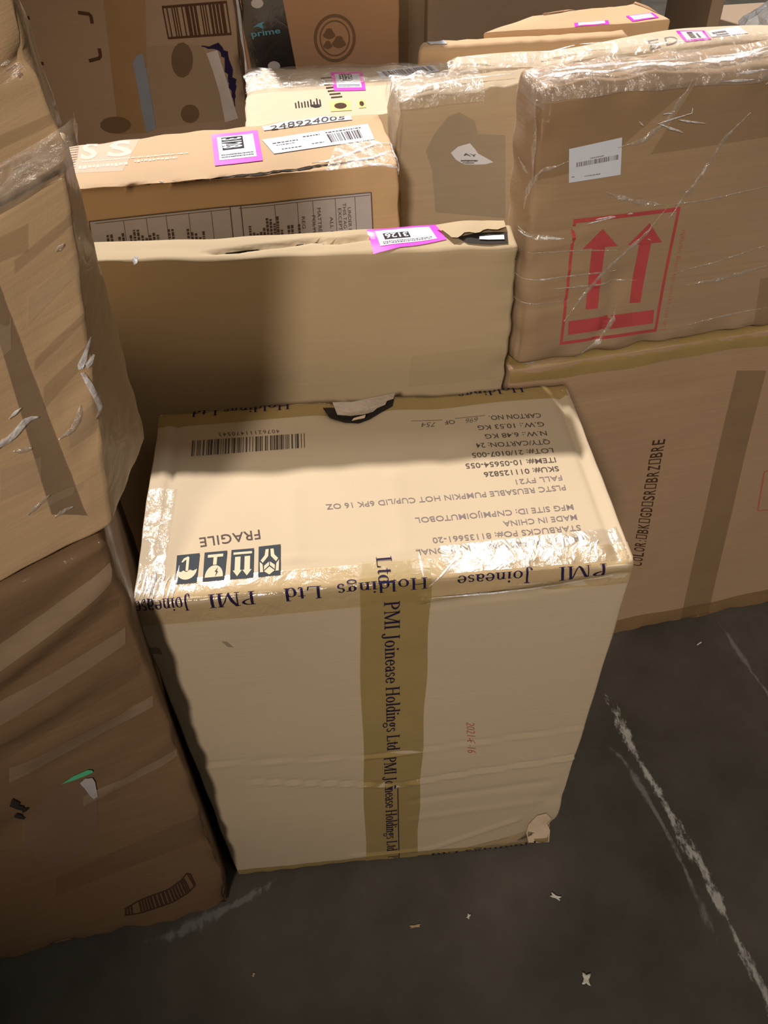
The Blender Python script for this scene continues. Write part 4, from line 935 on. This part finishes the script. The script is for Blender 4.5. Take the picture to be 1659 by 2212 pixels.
f1 = [(.452, .775, 0), (1.15, .86, 0), (1.14, .95, 0), (.462, .845, 0), (.452, .772, 1.02), (1.15, .858, 1.02), (1.14, .945, 1.02), (.462, .842, 1.02)]
fc1 = Carton('flat_carton', 'long flat carton behind the arrow carton, crushed pale top with pink label', None, f1, M['pale'], .008, .003, (.012, .010, .05),
    [('T', [(1000, 150), (1100, 135), (1250, 118)], .006, -.004)], [('T', (1180, 120), .03, (0, 0, -.006))], seed=10, edge=.006)
pink_label(fc1, 'T', [zA(1155, 180), zA(1310, 175), zA(1348, 228), zA(1208, 240)], '', 0, 3, detail=False)
sh = Sheet(fc1); fr = fc1.frame('T', [zA(1155, 180), zA(1310, 175), zA(1348, 228), zA(1208, 240)]); sh.rect('T', fr, .3, .2, .5, .75, .002); sh.rect('T', fr, .6, .3, .68, .75, .002); sh.stuff('printed_block', M['ink_mid'], smooth=False)
sh = Sheet(fc1); fr = fc1.frame('T', [zA(1322, 178), zA(1500, 146), zA(1552, 182), zA(1352, 214)]); sh.rect('T', fr, 0, 0, 1, 1, .001); lab = sh.link('address_label', M['paper'])
sh = Sheet(fc1); scribble(sh, 'T', fr, [(.1, .5, .3, .3), (.15, .5, .7, .2)], .0015, np.random.RandomState(5)); sh.stuff('printed_text', M['ink_mid'], smooth=False, parent=lab)
sh = Sheet(fc1); sh.text('T', fc1.frame('T', [zA(1090, 212), zA(1158, 200), zA(1168, 245), zA(1105, 255)]), 'D', .0008, bold=-.01); sh.text('T', fc1.frame('T', [zA(1000, 228), zA(1060, 218), zA(1075, 262), zA(1018, 272)]), 'E', .0008, bold=-.01); sh.link('printed_text', M['ink_soft'], smooth=False)
sh = Sheet(fc1); filmgrid(sh, fc1, 'T', 0, -.02, .69, .03, .002, .008, .009, 15); sh.link('stretch_film', M['film'])
sh = Sheet(fc1)
for p in ([(1000, 140), (1060, 135)], [(1160, 118), (1240, 110)], [(1250, 108), (1330, 104)], [(1400, 108), (1440, 104)], [(1430, 118), (1500, 112), (1659, 96)]): sh.line('T', p, .004, .008, .002, jit=.0008)
sh.each('painted_film_glint', M['glint'])

f2 = [(.442, 1.122, 0), (.855, 1.135, 0), (.855, 1.175, 0), (.452, 1.165, 0), (.440, 1.120, .940), (.850, 1.132, .940), (.850, 1.172, .940), (.450, 1.163, .940)]
fc2 = Carton('flat_carton', 'narrow carton at the back centre with a small grey label at its left end', None, f2, M['orange'], .012, .001, (.02, .012, .05), seed=11, edge=.002)
sh = Sheet(fc2); sh.rect('T', fc2.frame('T', [zB(1385, 292), zB(1515, 278), zB(1545, 315), zB(1430, 325)]), 0, 0, 1, 1, .001); sh.link('address_label', M['paper'])
f3 = [(.575, 1.19, 0), (.945, 1.195, 0), (.915, 1.31, 0), (.69, 1.28, 0), (.575, 1.185, .940), (.943, 1.192, .943), (.913, 1.302, .943), (.690, 1.268, .941)]
fc3 = Carton('flat_carton', 'pale carton topmost at the back centre with two pink labels and a raised rim', None, f3, M['orange'], .004, .001, (.02, .012, .05), seed=12, edge=.001)
pink_label(fc3, 'T', [zA(605, 124), zA(790, 108), zA(796, 130), zA(608, 142)], '', 0, 3, detail=False); pink_label(fc3, 'T', [zA(885, 87), zA(1030, 72), zA(1065, 100), zA(920, 115)], '', 0, 3, detail=False)
sh = Sheet(fc3)
for p in ([(1172, 32), (1250, 20), (1366, 6)], [(1368, 6), (1405, 20), (1443, 36)]): sh.line('T', p, .007, .001, .006, taper=False)
sh.link('rim', M['backred'])

b1 = [(.45, 1.5, 0), (1.00, 1.52, 0), (.93, 1.9, 0), (.45, 1.9, 0), (.45, 1.5, 1.2), (1.00, 1.52, 1.2), (.93, 1.9, 1.2), (.45, 1.9, 1.2)]
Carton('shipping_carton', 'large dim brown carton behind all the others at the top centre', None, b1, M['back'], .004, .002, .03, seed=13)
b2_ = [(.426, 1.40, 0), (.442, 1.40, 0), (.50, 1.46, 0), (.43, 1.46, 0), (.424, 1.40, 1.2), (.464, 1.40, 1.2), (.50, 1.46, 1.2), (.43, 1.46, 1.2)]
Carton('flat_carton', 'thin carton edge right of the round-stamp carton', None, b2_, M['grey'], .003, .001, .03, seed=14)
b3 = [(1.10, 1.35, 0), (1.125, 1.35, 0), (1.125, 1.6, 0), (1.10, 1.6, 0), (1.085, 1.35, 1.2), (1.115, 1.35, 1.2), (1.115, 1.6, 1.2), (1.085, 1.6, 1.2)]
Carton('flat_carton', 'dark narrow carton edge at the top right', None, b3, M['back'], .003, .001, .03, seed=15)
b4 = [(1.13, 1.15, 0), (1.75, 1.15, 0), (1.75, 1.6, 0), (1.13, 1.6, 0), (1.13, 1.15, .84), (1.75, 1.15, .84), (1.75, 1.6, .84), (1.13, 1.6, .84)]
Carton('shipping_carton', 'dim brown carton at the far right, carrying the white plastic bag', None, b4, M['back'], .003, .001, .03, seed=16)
# crumpled white bag
def bag(c, rx, ry, rz, label, seed):
    rs = np.random.RandomState(seed); n, mm = 26, 40; V = []; K = [(rs.uniform(-1, 1, 3) * rs.choice([3, 5, 9]), rs.uniform(0, 6)) for _ in range(10)]
    for i in range(n + 1):
        for j in range(mm):
            th = math.pi * i / n; ph = 2 * math.pi * j / mm; d = np.array([math.sin(th) * math.cos(ph), math.sin(th) * math.sin(ph), math.cos(th)])
            h = 1 + .22 * sum(abs(math.sin(d @ k + p)) for k, p in K) / 5 - .2
            V.append((c[0] + d[0] * rx * h, c[1] + d[1] * ry * h, max(.845, c[2] + d[2] * rz * h)))
    F = [(i * mm + j, i * mm + (j + 1) % mm, (i + 1) * mm + (j + 1) % mm, (i + 1) * mm + j) for i in range(n) for j in range(mm)]
    o = make('plastic_bag', V, F, M['white'], (c[0], c[1], .845), None, False, V); tag(o, label, 'bag')
bag((1.36, 1.30, .88), .19, .11, .075, 'crumpled white plastic bag at the top right corner, behind the wrapped cartons', 4)

# ---------------------------------------------------------------- left stack
nL = (-.13, 1, 0)
def Lp(x, z, dy=0): return np.array([x, -.0513 + .13 * x + dy, z])
zD = lambda x, y: (x * .2713, 800 + y * .2713)       # zoom 0,800..420,1400
zE = lambda x, y: (x * .3376, 1300 + y * .3376)      # zoom 0,1300..560,1900
low = [Lp(-.75, 0), Lp(-.001, 0), (-.10, .33, 0), (-.80, .24, 0), Lp(-.62, .66), Lp(.019, .935), (-.085, .33, .90), (-.68, .28, .66)]
Gl = [('F', [(0, 1500), (130, 1395), (240, 1310)], .008, -.005), ('F', [(0, 1445), (150, 1325), (255, 1215)], .010, .006), ('F', [(0, 1390), (120, 1300), (240, 1200)], .010, -.005),
      ('F', [(0, 1590), (200, 1470), (300, 1410)], .007, .004), ('F', [(0, 1620), (120, 1560), (260, 1440)], .008, -.003), ('F', [(50, 1640), (180, 1570), (260, 1530)], .008, .004), ('F', [(220, 1715), (300, 1650), (375, 1590)], .006, .003), ('F', [(100, 1660), (250, 1580)], .010, -.003)]
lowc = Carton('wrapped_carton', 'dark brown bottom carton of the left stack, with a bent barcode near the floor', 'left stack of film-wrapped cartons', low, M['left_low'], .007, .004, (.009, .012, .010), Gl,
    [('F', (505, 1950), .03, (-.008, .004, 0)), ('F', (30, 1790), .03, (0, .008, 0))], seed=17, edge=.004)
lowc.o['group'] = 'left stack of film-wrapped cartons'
sh = Sheet(lowc); zF = lambda x, y: (x * .3376, 1500 + y * .3376)
tp = [zF(800, 1385), zF(880, 1335), zF(960, 1300), zF(1080, 1255), zF(1160, 1195), zF(1195, 1150), zF(1215, 1155)]; bt = [zF(800, 1425), zF(895, 1410), zF(985, 1380), zF(1110, 1335), zF(1200, 1280), zF(1245, 1235), zF(1248, 1225)]
for k in range(26):
    t = k / 26 * 5.6; i = int(t); f = t - i; t2 = t + .13
    def at(P, t): i = min(int(t), 5); f = t - i; return (P[i][0] * (1 - f) + P[i + 1][0] * f, P[i][1] * (1 - f) + P[i + 1][1] * f)
    if k in (3, 4, 21, 22): continue
    sh.rect('F', lowc.frame('F', [at(tp, t), at(tp, t2), at(bt, t2), at(bt, t)]), 0, 0, 1, 1, .0008)
sh.line('F', tp, .003, .0008, taper=False); sh.line('F', bt, .003, .0008, taper=False); sh.line('F', [tp[-1], bt[-1]], .003, .0008, taper=False)
sh.stuff('barcode', M['ink_brown'], 'bent framed barcode', smooth=False)
sh = Sheet(lowc); sh.poly('F', [zE(390, 1155), zE(470, 1105), zE(560, 1068), zE(590, 1072), (zE(595, 1085)), zE(560, 1100), zE(480, 1130)], .002); sh.each('label_remnant', M['green'], 'green sliver of a torn label')
sh = Sheet(lowc); sh.poly('F', [zE(510, 1155), zE(545, 1125), zE(590, 1122), zE(608, 1150), zE(615, 1190), zE(625, 1240), zE(600, 1262), zE(575, 1240), zE(545, 1195)], .002); sh.each('label_remnant', M['pale_grey'], 'white corner of a torn label')
sh = Sheet(lowc); sh.poly('F', [zE(340, 1190), zE(520, 1140), zE(620, 1250), zE(630, 1450), zE(560, 1580), zE(420, 1690), zE(250, 1650), zE(150, 1560), zE(150, 1420), zE(220, 1330)], .0006)
M['peel'] = plain('peeled_liner', (.29, .185, .14), 0.85, 0.12, alpha=.35); sh.link('peeled_patch', M['peel'], 'round patch of peeled liner')
sh = Sheet(lowc)
for p in ([(75, 1240), (100, 1290), (150, 1320)], [(95, 1350), (130, 1390), (160, 1390)], [(150, 1310), (165, 1330), (180, 1320)]): sh.line('F', [zE(*q) for q in p], .012, .002, .003, jit=.002)
sh.link('torn_hole', M['dark'])

mid = [Lp(-.62, .665), Lp(.030, .955), (.060, .030, .985), (-.62, .02, .67), Lp(-.55, .98), Lp(.081, 1.268), (.066, .030, 1.265), (-.55, .02, .98)]
Gm = [('F', [(-60, 560), (0, 640), (60, 770), (120, 930), (190, 1095)], .008, .004), ('F', [(50, 650), (130, 590), (195, 520)], .008, -.002),
      ('F', [(90, 770), (150, 720), (205, 640)], .006, .003), ('F', [(150, 930), (200, 850), (235, 820)], .008, .004), ('F', [(170, 1000), (210, 930), (235, 900)], .008, -.004), ('F', [(150, 860), (200, 800)], .007, -.003)]
midc = Carton('wrapped_carton', 'middle carton of the left stack, with a crumpled strip of white tape', None, mid, M['left'], .005, .0025, (.009, .012, .009), Gm, [], seed=18, edge=.0015)
sh = Sheet(midc); fr = midc.frame('F', [(-60, 540), (-5, 600), (190, 1110), (112, 1110)])
sh.rect('F', fr, 0, 0, 1, 1, .0012, .012); sh.link('tape', M['band_brown'], 'darker brown band down the face')  # see-through band, darker brown than the face
z_8 = lambda x, y: (x * .2803, 480 + y * .2803)
sh = Sheet(midc)
sh.poly('F', [z_8(720, 880), z_8(738, 886), z_8(690, 960), z_8(665, 1060), z_8(640, 1120), z_8(605, 1125), z_8(600, 1090), z_8(640, 1010), z_8(680, 920)], .003)
sh.poly('F', [z_8(660, 1080), z_8(715, 1018), z_8(730, 1030), z_8(710, 1090), z_8(670, 1120)], .004)
sh.poly('F', [z_8(622, 1150), z_8(650, 1150), z_8(705, 1240), z_8(740, 1310), z_8(770, 1370), z_8(805, 1410), z_8(790, 1450), z_8(755, 1462), z_8(735, 1410), z_8(705, 1330), z_8(660, 1240)], .003)
sh.each('tape_scrap', M['glint'], 'crumpled strip of white tape')
sh = Sheet(midc)
sh.line('F', [(-10, 967), (30, 935), (60, 900), (86, 892)], .007, .004, .003); sh.line('F', [(-5, 955), (24, 935)], .006, .006, .003); sh.line('F', [(20, 900), (48, 875)], .004, .003, .002)
sh.each('painted_film_glint', M['glint'], 'fold of film with its highlight painted white')
sh = Sheet(midc)
for p in ([(30, 970), (70, 965)], [(130, 940), (160, 920), (170, 900), (175, 870)], [(205, 905), (235, 870)], [(60, 1110), (110, 1065)], [(118, 1115), (160, 1090)], [(120, 540), (140, 525)], [(185, 515), (190, 510)]): sh.line('F', p, .006, .002, .003, jit=.001)
sh.each('film_crease', M['crease'])

top = [Lp(-.55, .985), Lp(.083, 1.272), (.066, .030, 1.27), (-.55, .02, .985), Lp(-.55, 1.36), Lp(.086, 1.46), (.066, .030, 1.46), (-.55, .02, 1.36)]
topc = Carton('wrapped_carton', 'topmost carton of the left stack, in brighter light at the top left corner', None, top, M['left'], .007, .003, (.010, .012, .009),
    [('F', [(0, 170), (60, 125)], .006, -.004), ('F', [(0, 240), (110, 190)], .02, -.003)], [('F', (62, 125), .014, (-.006, .004, 0))], seed=19, edge=.004)
sh = Sheet(topc); filmgrid(sh, topc, 'F', topc.L[0] - .30, -.004, topc.L[0] + .02, .045, .002, .012, .007, 22); sh.link('stretch_film', M['film_milky'], 'bunched film wrap at the foot of the carton')
sh = Sheet(topc)
for p in ([(0, 425), (60, 385), (130, 345)], [(0, 400), (50, 365), (110, 335)], [(20, 380), (70, 345), (120, 318)], [(30, 360), (60, 350)], [(42, 155), (58, 148)], [(0, 140), (40, 128)]): sh.line('F', p, .006, .006, .004, jit=.0015)
sh.each('film_crease', M['crease'])

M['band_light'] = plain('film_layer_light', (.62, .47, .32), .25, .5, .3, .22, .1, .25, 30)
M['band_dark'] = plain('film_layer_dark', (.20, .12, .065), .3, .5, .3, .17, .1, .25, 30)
def bands(box, rows):
    for (x0, y0), (x1, y1), w0, w1, m_ in rows:
        sh = Sheet(box); sh.rect('F', box.frame('F', [(x0, y0), (x1, y1), (x1, y1 + w1), (x0, y0 + w0)]), 0, 0, 1, 1, .0016 if m_ == 'l' else .0019, .012)
        sh.link('film_layer', M['band_light' if m_ == 'l' else 'band_dark'])
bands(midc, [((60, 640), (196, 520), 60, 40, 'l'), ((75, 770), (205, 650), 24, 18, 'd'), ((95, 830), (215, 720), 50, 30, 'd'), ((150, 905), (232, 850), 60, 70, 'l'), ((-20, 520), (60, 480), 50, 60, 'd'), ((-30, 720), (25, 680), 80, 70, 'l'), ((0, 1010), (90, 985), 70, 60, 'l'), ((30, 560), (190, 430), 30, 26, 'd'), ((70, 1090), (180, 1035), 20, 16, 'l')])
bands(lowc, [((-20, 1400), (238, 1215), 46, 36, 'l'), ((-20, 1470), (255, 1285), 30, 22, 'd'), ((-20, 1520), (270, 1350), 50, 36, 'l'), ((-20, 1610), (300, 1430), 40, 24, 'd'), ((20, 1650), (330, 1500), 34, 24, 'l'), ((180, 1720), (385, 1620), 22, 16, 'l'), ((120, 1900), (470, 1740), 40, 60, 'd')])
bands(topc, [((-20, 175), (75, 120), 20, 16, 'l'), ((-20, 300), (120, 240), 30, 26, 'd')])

M['tape_wash'] = plain('wide_tan_tape', (.30, .19, .085), .4, .5, .2, .22, .08, .2, 20)
sh = Sheet(rup); sh.rect('F', rup.frame('F', [(1152, 225), (1505, 172), (1300, 345), (1142, 400)]), 0, 0, 1, 1, .0005); sh.link('tape', M['tape_wash'])
sh = Sheet(rup); sh.rect('F', rup.frame('F', [(1640, 600), (1700, 590), (1690, 715), (1625, 722)]), 0, 0, 1, 1, .0005); sh.link('tape', M['tape_wash'])
sh = Sheet(rup); sh.rect('F', rup.frame('F', [(1500, 180), (1700, 150), (1700, 290), (1400, 330)]), 0, 0, 1, 1, .0005); sh.link('tape', M['tape_wash'])
sh = Sheet(rup)
for p in ([(1160, 172), (1240, 166), (1330, 158)], [(1320, 158), (1420, 147), (1500, 139)], [(1500, 138), (1590, 128), (1659, 118)]): sh.line('T', p, .010, .0035, .002, jit=.0008)
sh.each('painted_film_glint', M['glint'], 'folded film edge with its highlight painted white')
M['grey_wash'] = plain('grey_light_wash', (.36, .34, .29), .7, .3, 0, .28, .08)  # lamplight on the carton's front, put into a see-through grey
sh = Sheet(grey); sh.poly('F', [z5(*p) for p in [(590, 300), (690, 170), (770, 140), (880, 200), (905, 295), (1100, 305), (1100, 900), (600, 860), (575, 560), (530, 420)]], .0005); sh.link('bare_or_lit_patch', M['grey_wash'], 'greyer painted patch of light around the torn label')
